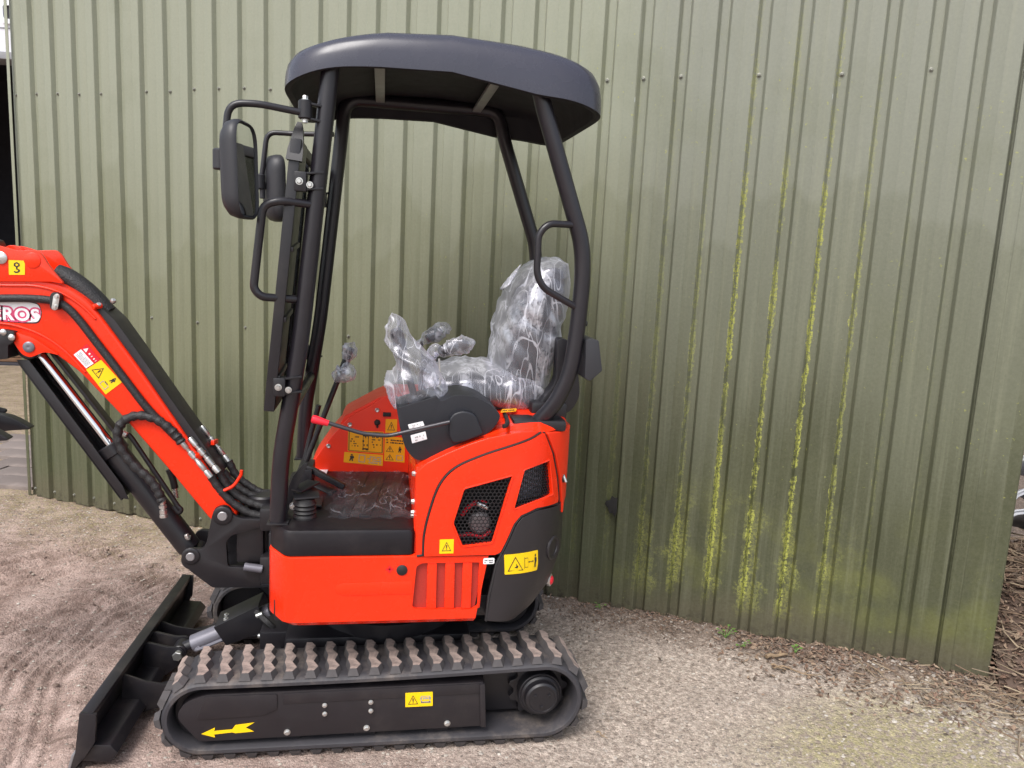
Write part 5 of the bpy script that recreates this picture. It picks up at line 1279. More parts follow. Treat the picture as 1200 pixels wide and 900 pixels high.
mk('backrest', cushion([((0.48, 0, 1.10), 0.18, 0.06, (1, 0, 0.2)), ((0.488, 0, 1.16), 0.205, 0.090, (1, 0, 0.2)), ((0.500, 0, 1.26), 0.215, 0.100, (1, 0, 0.2)), ((0.510, 0, 1.37), 0.215, 0.102, (1, 0, 0.2)), ((0.530, 0, 1.455), 0.205, 0.090, (1, 0, 0.24)), ((0.546, 0, 1.500), 0.18, 0.064, (1, 0, 0.25)), ((0.552, 0, 1.522), 0.14, 0.025, (1, 0, 0.25))]), 'seat_vinyl', seat, smooth=60)
mk('seat_base', merge(box((0.37, 0, 1.035), (0.34, 0.34, 0.05), 0.01), box((0.55, -0.22, 1.06), (0.12, 0.10, 0.06), 0.012)), 'black_paint', seat)
mk('post_base', box((0.50, -0.325, 1.035), (0.17, 0.10, 0.035), 0.010), 'black_paint', EX)
mk('seat_frame', prism(rounded([(0.50, 1.045), (0.62, 1.05), (0.655, 1.11), (0.64, 1.20), (0.60, 1.30), (0.565, 1.30), (0.57, 1.16), (0.52, 1.09)], 0.03, 4), -0.26, -0.20, 0.01), 'black_paint', seat)
bx = [(0.6328, 1.317), (0.6637, 1.313), (0.6814, 1.218), (0.6445, 1.184), (0.6272, 1.192), (0.6221, 1.311)]
mk('document_box', prism(rounded(bx, 0.006, 3), -0.40, -0.20, 0.004), 'mirror_plastic', EX)
mk('box_bracket', cyl((0.6005, -0.36, 1.359), (0.6332, -0.36, 1.36), 0.009, 12), 'post_paint', EX)

def crumple(bm, amp, sc, seed, spare=None):
    # slack film: long diagonal folds and a little flutter
    bm.normal_update(); o = Vector((seed * 3.1, seed * 1.7, seed)); mv = {}
    rm = Matrix.Rotation(0.8, 3, 'Y') @ Matrix.Rotation(0.3, 3, 'Z')
    for v in bm.verts:
        q = rm @ v.co; q = Vector((q.x * sc * 1.9, q.y * sc * 0.7, q.z * sc * 0.55)) + o
        n = (1 - abs(noise.noise(q)) * 1.6) ** 3 - 0.3
        n += 0.45 * ((1 - abs(noise.noise(q * 2.3))) ** 4 - 0.35)
        mv[v] = v.normal * amp * n
    for v, d in mv.items(): v.co += d
    return bm
def dense(rows, n, per):
    """interpolate section rows (c, hw, ht, d) and return rings"""
    out = []
    for a, b in zip(rows, rows[1:]):
        for k in range(per):
            t = k / per; out.append(tuple(a[i] + (b[i] - a[i]) * t if not isinstance(a[i], tuple) else tuple(p + (q - p) * t for p, q in zip(a[i], b[i])) for i in range(4)))
    out.append(rows[-1]); return out
# film over backrest: outline follows the bag, wider than the seat and gathered at the foot
bag_rows = [((0.462, 0, 1.055), 0.21, 0.09, (1, 0, 0.15)), ((0.472, 0, 1.10), 0.222, 0.104, (1, 0, 0.2)), ((0.484, 0, 1.16), 0.228, 0.110, (1, 0, 0.2)), ((0.498, 0, 1.24), 0.232, 0.113, (1, 0, 0.2)), ((0.508, 0, 1.33), 0.232, 0.116, (1, 0, 0.2)), ((0.520, 0, 1.41), 0.232, 0.112, (1, 0, 0.22)), ((0.538, 0, 1.48), 0.225, 0.098, (1, 0, 0.24)), ((0.552, 0, 1.525), 0.205, 0.074, (1, 0, 0.25)), ((0.560, 0, 1.547), 0.16, 0.042, (1, 0, 0.25)), ((0.563, 0, 1.553), 0.08, 0.012, (1, 0, 0.25))]
mk('plastic_film', crumple(cushion(dense(bag_rows, 64, 6), 72, 3.0), 0.011, 7, 2), 'plastic_film', seat, smooth=180)
ear = [(0.3966, -0.19, 1.458), (0.4217, -0.18, 1.495), (0.4471, -0.17, 1.529)]
mk('film_corner', crumple(cushion(dense([((ear[0][0], ear[0][1], ear[0][2]), 0.05, 0.02, (1, 0, 0.8)), ((ear[1][0], ear[1][1], ear[1][2]), 0.03, 0.014, (1, 0, 0.8)), ((ear[2][0], ear[2][1], ear[2][2]), 0.006, 0.004, (1, 0, 0.8))], 20, 5), 24, 2.2), 0.004, 20, 4), 'plastic_film', seat, smooth=180)
cush_rows = [((0.165, 0, 1.10), 0.16, 0.02, (0, 0, 1)), ((0.180, 0, 1.11), 0.205, 0.048, (0, 0, 1)), ((0.26, 0, 1.112), 0.228, 0.066, (0, 0, 1)), ((0.36, 0, 1.112), 0.232, 0.074, (0, 0, 1)), ((0.46, 0, 1.105), 0.232, 0.074, (0, 0, 1)), ((0.53, 0, 1.10), 0.22, 0.066, (0, 0, 1)), ((0.565, 0, 1.095), 0.18, 0.03, (0, 0, 1))]
mk('plastic_film', crumple(cushion(dense(cush_rows, 64, 8), 64, 3.0), 0.011, 7, 5), 'plastic_film', seat, smooth=180)

# ---------------------------------------------------------------- left console with lever, joystick and wrapped grips
con = [(0.0515, 1.1), (0.0592, 1.093), (0.17, 1.129), (0.1807, 1.116), (0.196, 1.119), (0.2161, 1.132), (0.2469, 1.137), (0.2861, 1.131), (0.3261, 1.113), (0.3616, 1.083), (0.3663, 1.069), (0.353, 1.042), (0.3304, 1.018), (0.2324, 0.9764), (0.1533, 0.9369), (0.1148, 0.9312), (0.083, 0.9669), (0.069, 1.012)]
console = mk('control_console', prism(rounded(con, [0.004, 0.006, 0.006, 0.005, 0.008, 0.012, 0.015, 0.015, 0.02, 0.015, 0.01, 0.02, 0.02, 0.02, 0.02, 0.02, 0.02, 0.02], 4), -0.415, -0.235, 0.009, 3), 'console_plastic', EX)
boss = [(0.207, 1.062), (0.219, 1.083), (0.2494, 1.094), (0.286, 1.085), (0.3148, 1.022), (0.261, 0.9997), (0.2225, 0.9913), (0.2114, 1.012)]
mk('lever_boss', prism(rounded(boss, [0.01, 0.015, 0.02, 0.02, 0.008, 0.01, 0.01, 0.01], 4), -0.443, -0.41, 0.006, 3), 'console_plastic', console)
for q in ([(0.0922, 1.03), (0.1376, 1.04), (0.132, 1.054), (0.088, 1.043)], [(0.1023, 0.9856), (0.1465, 0.9992), (0.1407, 1.023), (0.0965, 1.01)]):
    sticker('white_label', q, plane_y(-0.4155), 'sticker_white', console, [('print_grey', (0.1, 0.1, 0.9, 0.9), lines(2, 12, 0.5))])
lv = [(0.2097, -0.448, 1.06), (0.1172, -0.448, 1.039), (0.0306, -0.448, 1.015), (-0.0064, -0.448, 1.012), (-0.0435, -0.448, 1.021), (-0.1436, -0.448, 1.052)]
mk('safety_lever', tube([tuple(v) for v in fillet([lv[0], lv[2], lv[4], lv[5]], 0.018, 6)], 0.0060, 12), 'lever_steel', EX)
gv = [(-0.1412, -0.448, 1.05), (-0.1894, -0.448, 1.064)]
gd_ = Vector(gv[1]) - Vector(gv[0])
mk('red_grip', lathe(gv[0], gd_, [(0, 0.0085), (0.01, 0.0095), (gd_.length * 0.8, 0.0125), (gd_.length * 0.95, 0.0115), (gd_.length, 0.006)], 16), 'red_grip', EX)
def wrap(path, radii, seed, amp=0.006, sc=16, n=30, name='plastic_film', par=None):
    P_ = smooth_line(path, 8); rr_ = [p[0] for p in smooth_line([(r, 0, 0) for r in radii], 8)]
    return mk(name, crumple(tube(P_, rr_, n), amp, sc, seed), 'plastic_film', par or EX, smooth=180)
# joystick and its big bag at the front of the console
j0, j1, j2 = Vector((0.113, -0.32, 1.097)), Vector((0.0726, -0.32, 1.229)), Vector((0.0442, -0.33, 1.321))
js = mk('joystick', merge(tube(smooth_line([j0, j0 * 0.5 + j1 * 0.5, j1], 4), 0.011, 12), tube(smooth_line([j1, j1 * 0.5 + j2 * 0.5, j2], 4), [0.015, 0.017, 0.018, 0.019, 0.020, 0.020, 0.021, 0.020, 0.012], 14), lathe(j0 + Vector((0, 0, -0.02)), (0, 0, 1), [(0, 0.04), (0.012, 0.036), (0.02, 0.030), (0.03, 0.024), (0.04, 0.014)], 18)), 'mirror_plastic', EX)
wrap([(0.1184, -0.32, 1.091), (0.115, -0.32, 1.118), (0.1112, -0.32, 1.156), (0.1047, -0.32, 1.198), (0.0906, -0.32, 1.235), (0.0713, -0.32, 1.276), (0.0523, -0.32, 1.312), (0.0387, -0.32, 1.343), (0.0255, -0.32, 1.361)], [0.060, 0.078, 0.084, 0.074, 0.054, 0.038, 0.033, 0.028, 0.012], 3, 0.020, 8, 48, par=js)
# two short levers with wrapped pads
s1 = mk('lever', merge(tube([(0.1949, -0.33, 1.079), (0.1869, -0.33, 1.154), (0.1802, -0.33, 1.233)], 0.0035, 8), cyl((0.1792, -0.33, 1.148), (0.193, -0.33, 1.132), 0.008, 10)), 'zinc', EX)
mk('lever_pad', tube(smooth_line([(0.179, -0.32, 1.25), (0.2049, -0.32, 1.262), (0.2361, -0.32, 1.274), (0.2704, -0.32, 1.277)], 5), [0.010, 0.014, 0.017, 0.018, 0.018, 0.018, 0.018, 0.018, 0.018, 0.018, 0.018, 0.018, 0.018, 0.017, 0.015, 0.010], 14), 'mirror_plastic', s1)
wrap([(0.1613, -0.32, 1.229), (0.1631, -0.32, 1.255), (0.1893, -0.32, 1.256), (0.2205, -0.32, 1.268), (0.2519, -0.32, 1.277), (0.2758, -0.32, 1.275), (0.284, -0.32, 1.27)], [0.010, 0.020, 0.018, 0.025, 0.027, 0.022, 0.006], 6, 0.006, 22, par=s1)
s2 = mk('lever', tube([(0.1591, 0.24, 1.162), (0.1541, 0.24, 1.221)], 0.0045, 8), 'black_paint', EX)
mk('lever_pad', tube(smooth_line([(0.1731, 0.24, 1.228), (0.1982, 0.24, 1.248), (0.2299, 0.24, 1.266)], 5), [0.012, 0.016, 0.018, 0.020, 0.021, 0.021, 0.021, 0.020, 0.018, 0.014, 0.010], 14), 'mirror_plastic', s2)
wrap([(0.1321, 0.24, 1.204), (0.1542, 0.24, 1.218), (0.1792, 0.24, 1.238), (0.2109, 0.24, 1.255), (0.2394, 0.24, 1.269), (0.2591, 0.24, 1.263)], [0.006, 0.014, 0.026, 0.031, 0.027, 0.010], 9, 0.006, 22, par=s2)
mk('far_console', prism([(0.1483, 0.9907), (0.1593, 1.156), (0.3718, 1.145), (0.4283, 0.9963)], 0.24, 0.36, 0.02), 'console_plastic', EX)
# travel lever with a bag on its grip, standing on the platform
t0, t1 = Vector((-0.2418, -0.02, 0.8224)), Vector((-0.1337, -0.02, 1.124))
tl_ = mk('travel_lever', merge(tube(smooth_line([t0, t0 * 0.5 + t1 * 0.5, t1], 3), 0.0095, 12), tube([t1, Vector((-0.0953, -0.02, 1.219))], [0.012, 0.014], 12)), 'black_paint', EX)
wrap([(-0.1534, -0.02, 1.111), (-0.1167, -0.02, 1.133), (-0.1113, -0.02, 1.151), (-0.1116, -0.02, 1.171), (-0.1035, -0.02, 1.198), (-0.0954, -0.02, 1.225), (-0.0871, -0.02, 1.24)], [0.016, 0.036, 0.030, 0.014, 0.024, 0.022, 0.004], 12, 0.006, 20, par=tl_)
t2 = Vector((-0.2616, 0.1, 0.7741))
mk('travel_lever', tube(smooth_line([t2, t2 + Vector((0.02, 0.01, 0.10)), t2 + Vector((0.05, 0.01, 0.22))], 3), 0.0095, 12), 'black_paint', EX)
mk('lever_stand', merge(box((-0.245, 0.02, 0.765), (0.05, 0.14, 0.07), 0.006), bar((-0.24, -0.02, 0.80), (-0.11, -0.05, 0.738), 0.02, 0.02, 0.003)), 'black_paint', EX)
mk('foot_pedal', merge(bar((-0.2185, -0.05, 0.7551), (-0.1419, -0.08, 0.7249), 0.05, 0.008, 0.003)), 'black_paint', EX)
# boom swing pedal: bellows under a pressed plate
p = Vector((-0.2171, -0.33, 0.71)); p.z = zt
bl_ = lathe(p, (0, 0, 1), [(0, 0.036), (0.004, 0.036)] + [(0.006 + k * 0.0065, 0.031 if k % 2 else 0.036) for k in range(8)] + [(0.06, 0.030), (0.064, 0.02)], 24)
pd = mk('pedal_bellows', bl_, 'rubber_seal', EX)
mk('pedal_plate', merge(bar(p + Vector((-0.035, 0, 0.066)), p + Vector((0.042, 0.01, 0.070)), 0.062, 0.007, 0.003), bar(p + Vector((-0.03, 0.02, 0.078)), p + Vector((0.02, 0.09, 0.088)), 0.05, 0.006, 0.002)), 'black_paint', pd)
pb_ = (-0.252, -0.33, 0.7623); mk('bolt', bolt_head(pb_, (0, -1, 0), 0.009, 0.008), 'zinc', EX)
mk('pedal_plate', bar((-0.2432, -0.2, 0.7424), (-0.1729, -0.2, 0.7336), 0.10, 0.006, 0.002), 'black_paint', pd)
st = [(-0.2818, 0.704), (-0.2103, 0.8927), (-0.2232, 0.8898), (-0.2566, 0.8484), (-0.2923, 0.7543)]
mk('post_stay', prism(st, -0.30, -0.285, 0.002), 'black_paint', EX)

# ---------------------------------------------------------------- boom, arm and bucket
BY = 0.072
bo = [(-1.509, 1.383), (-1.345, 1.421), (-1.157, 1.409), (-1.05, 1.411), (-0.992, 1.401), (-0.951, 1.379), (-0.9147, 1.353), (-0.8882, 1.325), (-0.769, 1.149), (-0.6428, 0.949), (-0.5058, 0.7225), (-0.4596, 0.6627), (-0.4681, 0.6206), (-0.5069, 0.5998), (-0.5451, 0.6241), (-0.6721, 0.7957), (-0.8073, 0.9693), (-0.9403, 1.123), (-1.02, 1.186), (-1.117, 1.231), (-1.261, 1.242), (-1.429, 1.21)]
boom = mk('boom', prism(rounded(bo, [0.0] * 2 + [0.02] * 9 + [0.03] * 5 + [0.02] * 6, 4), -BY, BY, 0.010, 3), 'orange_paint', EX)
# weld-line ribs along the upper and lower edge of the near face
mk('edge_rib', tube(smooth_line([(-1.44, -0.073, 1.386), (-1.157, -0.073, 1.388), (-1.06, -0.073, 1.39), (-0.9975, -0.073, 1.377), (-0.954, -0.073, 1.355), (-0.9154, -0.073, 1.324), (-0.8864, -0.073, 1.293)], 5), 0.0048, 8), 'orange_paint', boom)
mk('edge_rib', tube(smooth_line([(-1.307, -0.073, 1.267), (-1.163, -0.073, 1.27), (-1.091, -0.073, 1.256), (-1.031, -0.073, 1.229), (-0.9753, -0.073, 1.185), (-0.9223, -0.073, 1.123)], 5), 0.0045, 8), 'orange_paint', boom)
ear1 = [(-1.292, 1.47), (-1.196, 1.505), (-1.149, 1.508), (-1.128, 1.502), (-1.102, 1.495), (-1.078, 1.498), (-1.046, 1.5), (-1.03, 1.485), (-1.014, 1.455), (-0.9936, 1.427), (-0.9702, 1.399), (-1.009, 1.405), (-1.154, 1.399), (-1.297, 1.387)]
for y0, y1 in ((-0.082, -0.066), (0.066, 0.082)): mk('boom_ear', prism(rounded(ear1, 0.012, 4), y0, y1, 0.003), 'orange_paint', boom)
mk('boom_ear', prism(rounded([(-1.205, 1.473), (-1.194, 1.498), (-1.173, 1.511), (-1.148, 1.506), (-1.131, 1.488), (-1.133, 1.444), (-1.207, 1.44)], 0.012, 4), 0.04, 0.066, 0.003), 'orange_paint', boom)
p = (-1.058, -0.083, 1.468); mk('boss', lathe((p[0], -0.081, p[2]), (0, -1, 0), [(0, 0.024), (0.003, 0.024), (0.004, 0.022), (0.004, 0.0)], 28), 'orange_paint', boom)
p = (-1.146, -0.083, 1.472); mk('pin', lathe((p[0], -0.081, p[2]), (0, -1, 0), [(0, 0.019), (0.006, 0.019), (0.009, 0.015), (0.009, 0.0)], 24), 'zinc', boom)
ear2 = [(-1.138, 1.247), (-1.109, 1.243), (-1.065, 1.228), (-0.9936, 1.176), (-1.013, 1.181), (-1.038, 1.185), (-1.058, 1.175), (-1.078, 1.166), (-1.1, 1.175), (-1.116, 1.2)]
for y0, y1 in ((-0.084, -0.066), (0.066, 0.084)): mk('cylinder_ear', prism(rounded(ear2, 0.010, 4), y0, y1, 0.003), 'orange_paint', boom)
p = (-1.079, -0.085, 1.2); mk('pin', lathe((p[0], -0.083, p[2]), (0, -1, 0), [(0, 0.017), (0.005, 0.017), (0.008, 0.013), (0.008, 0.003), (0.006, 0.0)], 24), 'cylinder_grey', boom)
# arm cylinder bracket with bolts, black
br = [(-1.302, 1.247), (-1.144, 1.253), (-1.113, 1.248), (-1.117, 1.216), (-1.134, 1.205), (-1.136, 1.162), (-1.308, 1.147)]
bk = mk('arm_bracket', prism(rounded(br, 0.006, 3), -0.096, 0.096, 0.003), 'black_paint', EX)
for p in [(-1.145, -0.098, 1.245), (-1.122, -0.098, 1.23)]: mk('bolt', lathe((p[0], -0.095, p[2]), (0, -1, 0), [(0, 0.010), (0.004, 0.010), (0.008, 0.006), (0.009, 0.0)], 16), 'zinc', bk)
# hose along the near face and its clamp
mk('boom_hose', tube(smooth_line([(-1.298, -0.083, 1.336), (-1.155, -0.083, 1.348), (-1.058, -0.083, 1.351), (-0.9998, -0.083, 1.345), (-0.9661, -0.083, 1.328), (-0.9329, -0.083, 1.292), (-0.8853, -0.083, 1.224), (-0.8175, -0.083, 1.127), (-0.7432, -0.083, 1.02), (-0.6925, -0.083, 0.9621), (-0.6513, -0.083, 0.9171)], 5), 0.0125, 12), 'hose_rubber', boom)
cq = rounded([(-1.008, 1.324), (-1.007, 1.364), (-0.9979, 1.375), (-0.9809, 1.371), (-0.9753, 1.36), (-0.9828, 1.322), (-0.9953, 1.317)], 0.008, 4)
cl_ = mk('hose_clamp', prism(cq, -0.102, -0.074, 0.003), 'rubber_seal', boom)
mk('clamp_plate', prism(rounded([(-1.002, 1.323), (-0.9943, 1.365), (-0.9843, 1.372), (-0.976, 1.366), (-0.9838, 1.323), (-0.9938, 1.318)], 0.008, 4), -0.105, -0.1015, 0.001), 'zinc', cl_)
for p in [(-0.9844, -0.106, 1.362), (-0.9905, -0.106, 1.331)]: mk('bolt', bolt_head((p[0], -0.105, p[2]), (0, -1, 0), 0.006, 0.006), 'zinc', cl_)
# hose channel on top of the boom
ch = [(-0.8923, 1.348), (-0.8728, 1.327), (-0.8333, 1.288), (-0.7742, 1.199), (-0.673, 1.041), (-0.5684, 0.8811), (-0.5095, 0.7842), (-0.5424, 0.7811), (-0.6352, 0.9211), (-0.7253, 1.063), (-0.8252, 1.216), (-0.8862, 1.302)]
chan = mk('hose_channel', prism(rounded(ch, 0.01, 3), -0.058, 0.062, 0.004), 'frame_paint', EX)
mk('hose_sleeve', tube(smooth_line([tuple(v) for v in [(-1.023, 0, 1.423), (-0.9883, 0, 1.409), (-0.9463, 0, 1.378), (-0.9092, 0, 1.341), (-0.8795, 0, 1.304)]], 5), 0.036, 14), 'hose_rubber', chan)
for p in [(-0.8812, -0.062, 1.335), (-0.8443, -0.062, 1.348)]: mk('bolt', lathe((p[0], -0.060 if p[0] < -0.85 else -0.04, p[2]), (0.5, -0.6, 0.5), [(0, 0.009), (0.006, 0.009), (0.012, 0.005), (0.012, 0.0)], 12), 'zinc', chan)
p = (-0.8932, -0.064, 1.33); mk('weld_nut', cyl((p[0], -0.075, p[2]), (p[0] + 0.02, -0.055, p[2] + 0.006), 0.009, 12), 'orange_paint', boom)
# second hose strip beside the channel
mk('boom_hose', tube(smooth_line([(-0.7976, -0.062, 1.152), (-0.7353, -0.062, 1.053), (-0.6768, -0.062, 0.9635), (-0.6249, -0.062, 0.8893), (-0.6039, -0.062, 0.8575)], 5), 0.010, 10), 'hose_rubber', boom)
# fittings
def fitting(pts, y, r=0.0085):
    P_ = [Vector(p) for p in pts]; d = P_[1] - P_[0]; L = d.length
    return lathe(P_[0], d, [(0, r * 0.8), (L * 0.02, r), (L * 0.22, r), (L * 0.24, r * 0.72), (L * 0.32, r * 0.72), (L * 0.34, r * 1.12), (L * 0.48, r * 1.12), (L * 0.50, r * 0.75), (L * 0.58, r * 0.75), (L * 0.60, r * 1.05), (L * 0.80, r * 1.05), (L * 0.82, r * 0.8), (L * 0.86, r * 1.15), (L, r * 1.15)], 12)
mk('hose_fitting', fitting([(-0.6411, -0.082, 0.9084), (-0.544, -0.082, 0.7815)], 0), 'zinc', boom)
mk('hose_fitting', fitting([(-0.612, -0.07, 0.9116), (-0.5219, -0.07, 0.7958)], 0, 0.0095), 'zinc', boom)
mk('hose_fitting', fitting([(-0.5959, 0.03, 0.9298), (-0.5076, 0.03, 0.8041)], 0), 'zinc', boom)
mk('fitting_clip', bar((-0.5938, -0.084, 0.8459), (-0.566, -0.05, 0.8577), 0.012, 0.02, 0.002), 'orange_paint', boom)
mk('fitting_clip', bar((-0.5542, 0, 0.8777), (-0.5503, 0.05, 0.8716), 0.012, 0.016, 0.002), 'orange_paint', boom)
mk('hose_guide', tube([tuple(v) for v in fillet([(-0.5216, -0.075, 0.7234), (-0.5052, -0.075, 0.7323), (-0.4723, -0.075, 0.7472), (-0.4474, -0.075, 0.7887), (-0.4473, -0.075, 0.8034)], 0.02, 5)], 0.0055, 10), 'orange_paint', boom)
# bundle of hoses from the boom into the frame
for k, (y, pts) in enumerate(((-0.07, [(-0.5465, -0.07, 0.781), (-0.517, -0.07, 0.7338), (-0.4708, -0.07, 0.683), (-0.4156, -0.07, 0.6498), (-0.3515, -0.07, 0.6374)]), (-0.055, [(-0.5258, -0.05, 0.7931), (-0.4934, -0.05, 0.7336), (-0.4465, -0.05, 0.6945), (-0.3991, -0.05, 0.6733), (-0.3485, -0.05, 0.6609)]), (-0.02, [(-0.5337, -0.01, 0.7937), (-0.4895, -0.01, 0.7396), (-0.4447, -0.01, 0.7061), (-0.3966, -0.01, 0.6847), (-0.3481, -0.01, 0.6784)]), (0.02, [(-0.5076, 0.03, 0.8071), (-0.4852, 0.03, 0.7583), (-0.4455, 0.03, 0.7215), (-0.3996, 0.03, 0.6936), (-0.3476, 0.03, 0.6843)]), (-0.06, [(-0.5405, -0.06, 0.7663), (-0.5027, -0.06, 0.7068), (-0.4505, -0.06, 0.6647), (-0.4033, -0.06, 0.6312), (-0.3584, -0.06, 0.6157)]), (0.0, [(-0.519, 0, 0.7789), (-0.4802, 0, 0.7122), (-0.4351, 0, 0.6723), (-0.3896, 0, 0.6506), (-0.3494, 0, 0.6411)]))):
    mk('hydraulic_hose', tube(smooth_line(pts, 6), [0.0135 + 0.0012 * math.sin(j * 2.1 + k) for j in range((len(pts) - 1) * 6 + 1)], 10), 'hose_rubber', EX)
# decals
q = [(-1.126, 1.421), (-1.081, 1.423), (-1.079, 1.466), (-1.125, 1.466)]
sticker('hook_label', q, plane_y(-0.0822), 'sticker_yellow', boom, [('print_black', (0.05, 0.05, 0.95, 0.95), HOOK)])
q = [(-0.9198, 1.133), (-0.8758, 1.164), (-0.9145, 1.213), (-0.9571, 1.178)]
q = [q[3], q[0], q[1], q[2]]
sticker('danger_label', q, plane_y(-0.0722), 'sticker_red', boom, [('sticker_white', (0.03, 0.04, 0.97, 0.56), [('poly', [(0, 0), (1, 0), (1, 1), (0, 1)])]), ('sticker_white', (0.06, 0.62, 0.34, 0.96), [('poly', [(0.1, 0.1), (0.9, 0.1), (0.5, 0.9)])]), ('sticker_white', (0.40, 0.68, 0.95, 0.92), lines(1, 20))])
pl_ = bmesh.new(); pictos(pl_, q, plane_y(-0.0722), (0.08, 0.1, 0.92, 0.5), lines(5, 21, 0.9), 0.0032); mk('printed_symbol', pl_, 'print_grey', boom, recalc=False)
q = [(-0.9198, 1.131), (-0.864, 1.052), (-0.8142, 1.093), (-0.8745, 1.164)]
sticker('warning_label', q, plane_y(-0.0722), 'sticker_yellow', boom, [('print_black', (0.06, 0.14, 0.50, 0.88), TRI), ('print_black', (0.60, 0.52, 0.94, 0.96), MAN), ('print_black', (0.64, 0.26, 0.80, 0.52), ARROWS), ('print_grey', (0.56, 0.06, 0.9, 0.4), FRAME)])
def text_mesh(body, size, ext, off):
    c = bpy.data.curves.new('lettering', 'FONT'); c.body = body; c.size = size; c.extrude = ext; c.offset = off; c.resolution_u = 4; c.space_character = 1.06
    o = bpy.data.objects.new('lettering', c); col.objects.link(o)
    dg = bpy.context.evaluated_depsgraph_get(); me = bpy.data.meshes.new_from_object(o.evaluated_get(dg))
    bpy.data.objects.remove(o); bpy.data.curves.remove(c); return me
tp = [(-1.185, -0.0725, 1.284), (-1.051, -0.0725, 1.28)]
ta = Vector(tp[0]); tb = Vector(tp[1]); tdx = (tb - ta); twid = tdx.length; tdx.normalize(); tup = tdx.cross(Vector((0, 1, 0))); tup = -tup if tup.z < 0 else tup
m0 = text_mesh('EROS', 0.040, 0.0003, 0.0)
wtx = max(v.co.x for v in m0.vertices); sc_t = twid / wtx
bk0 = [(-1.193, 1.342), (-1.16, 1.338), (-1.121, 1.339), (-1.073, 1.338), (-1.051, 1.332), (-1.043, 1.311), (-1.047, 1.29), (-1.056, 1.277), (-1.09, 1.276), (-1.163, 1.28), (-1.196, 1.282)]
gx = sum(p[0] for p in bk0) / len(bk0); gz = sum(p[1] for p in bk0) / len(bk0)
mk('lettering_backing', prism(rounded([(gx + (x - gx) * 1.02, gz + (z - gz) * 1.12) for x, z in bk0], 0.008, 3), -0.0730, -0.0715, 0), 'print_black', boom)
mk('lettering_backing', prism(rounded(bk0, 0.008, 3), -0.0736, -0.0715, 0), 'sticker_white', boom)
for nm, off, dep, mt in (('lettering_outline', 0.0048, 0.0018, 'print_pink'), ('lettering', 0.0010, 0.0026, 'sticker_white')):
    me = text_mesh('EROS', 0.040, 0.0002, off)
    for v in me.vertices: v.co = ta + tdx * v.co.x * sc_t + tup * v.co.y * sc_t * 0.98 + Vector((0, -dep, 0)) - Vector((0, 1, 0)) * v.co.z
    me.materials.clear(); me.materials.append(MATS[mt])
    o = bpy.data.objects.new(nm, me); col.objects.link(o); o.parent = boom
bpy.data.meshes.remove(m0)

# boom lift cylinder under the boom
c0 = Vector((-1.099, 0, 1.188)); c1 = Vector((-0.6149, 0, 0.4787))
cd_ = (c1 - c0).normalized(); CL = (c1 - c0).length; cn = Vector((-cd_.z, 0, cd_.x))
if cn.x < 0: cn = -cn
cyl_ = mk('boom_cylinder', merge(cyl(c0 + cd_ * 0.40, c1 - cd_ * 0.03, 0.040, 28, 0.004), cyl(c0 + cd_ * 0.385, c0 + cd_ * 0.425, 0.046, 28, 0.003), cyl(c1 + Vector((0, -0.05, 0)), c1 + Vector((0, 0.05, 0)), 0.036, 24, 0.003)), 'black_paint', EX)
mk('piston_rod', cyl(c0 + cd_ * 0.03, c0 + cd_ * 0.41, 0.019, 24), 'chrome', cyl_)
mk('rod_eye', cyl(c0 + Vector((0, -0.045, 0)), c0 + Vector((0, 0.045, 0)), 0.034, 24, 0.003), 'black_paint', cyl_)
def gq(a, h): v = c0 + cd_ * a + cn * h; return (v.x, v.z)
gl_ = [gq(0.01, -0.046), gq(0.03, -0.016), gq(0.52, -0.028), gq(0.57, -0.040), gq(0.55, -0.060)]
mk('rod_guard', merge(prism(gl_, -0.052, -0.048, 0.001), prism([gq(0.02, -0.043), gq(0.02, -0.049), gq(0.56, -0.062), gq(0.56, -0.056)], -0.052, 0.052, 0.001), prism(gl_, 0.048, 0.052, 0.001)), 'black_paint', cyl_)
mk('rod_guard', prism([gq(0.03, 0.026), gq(0.03, 0.036), gq(0.38, 0.040), gq(0.38, 0.030)], 0.0, 0.045, 0.002), 'black_paint', cyl_)
mk('oil_pipe', tube([tuple(v) for v in fillet([(-0.8275, -0.02, 0.9), (-0.8166, -0.02, 0.9117), (-0.8037, -0.02, 0.8945), (-0.663, -0.02, 0.6581), (-0.6522, -0.02, 0.649), (-0.6607, -0.02, 0.6339), (-0.6794, -0.02, 0.6612)], 0.012, 4)], 0.008, 10), 'black_paint', cyl_)
mk('banjo_bolt', cyl((-0.8319, -0.03, 0.9168), (-0.8163, -0.03, 0.9083), 0.010, 10), 'zinc', cyl_)
mk('grease_nipple', merge(cyl((-0.6339, -0.045, 0.5699), (-0.6286, -0.045, 0.5547), 0.008, 10), box((-0.6294, -0.03, 0.5521), (0.014, 0.014, 0.014), 0.003)), 'zinc', cyl_)
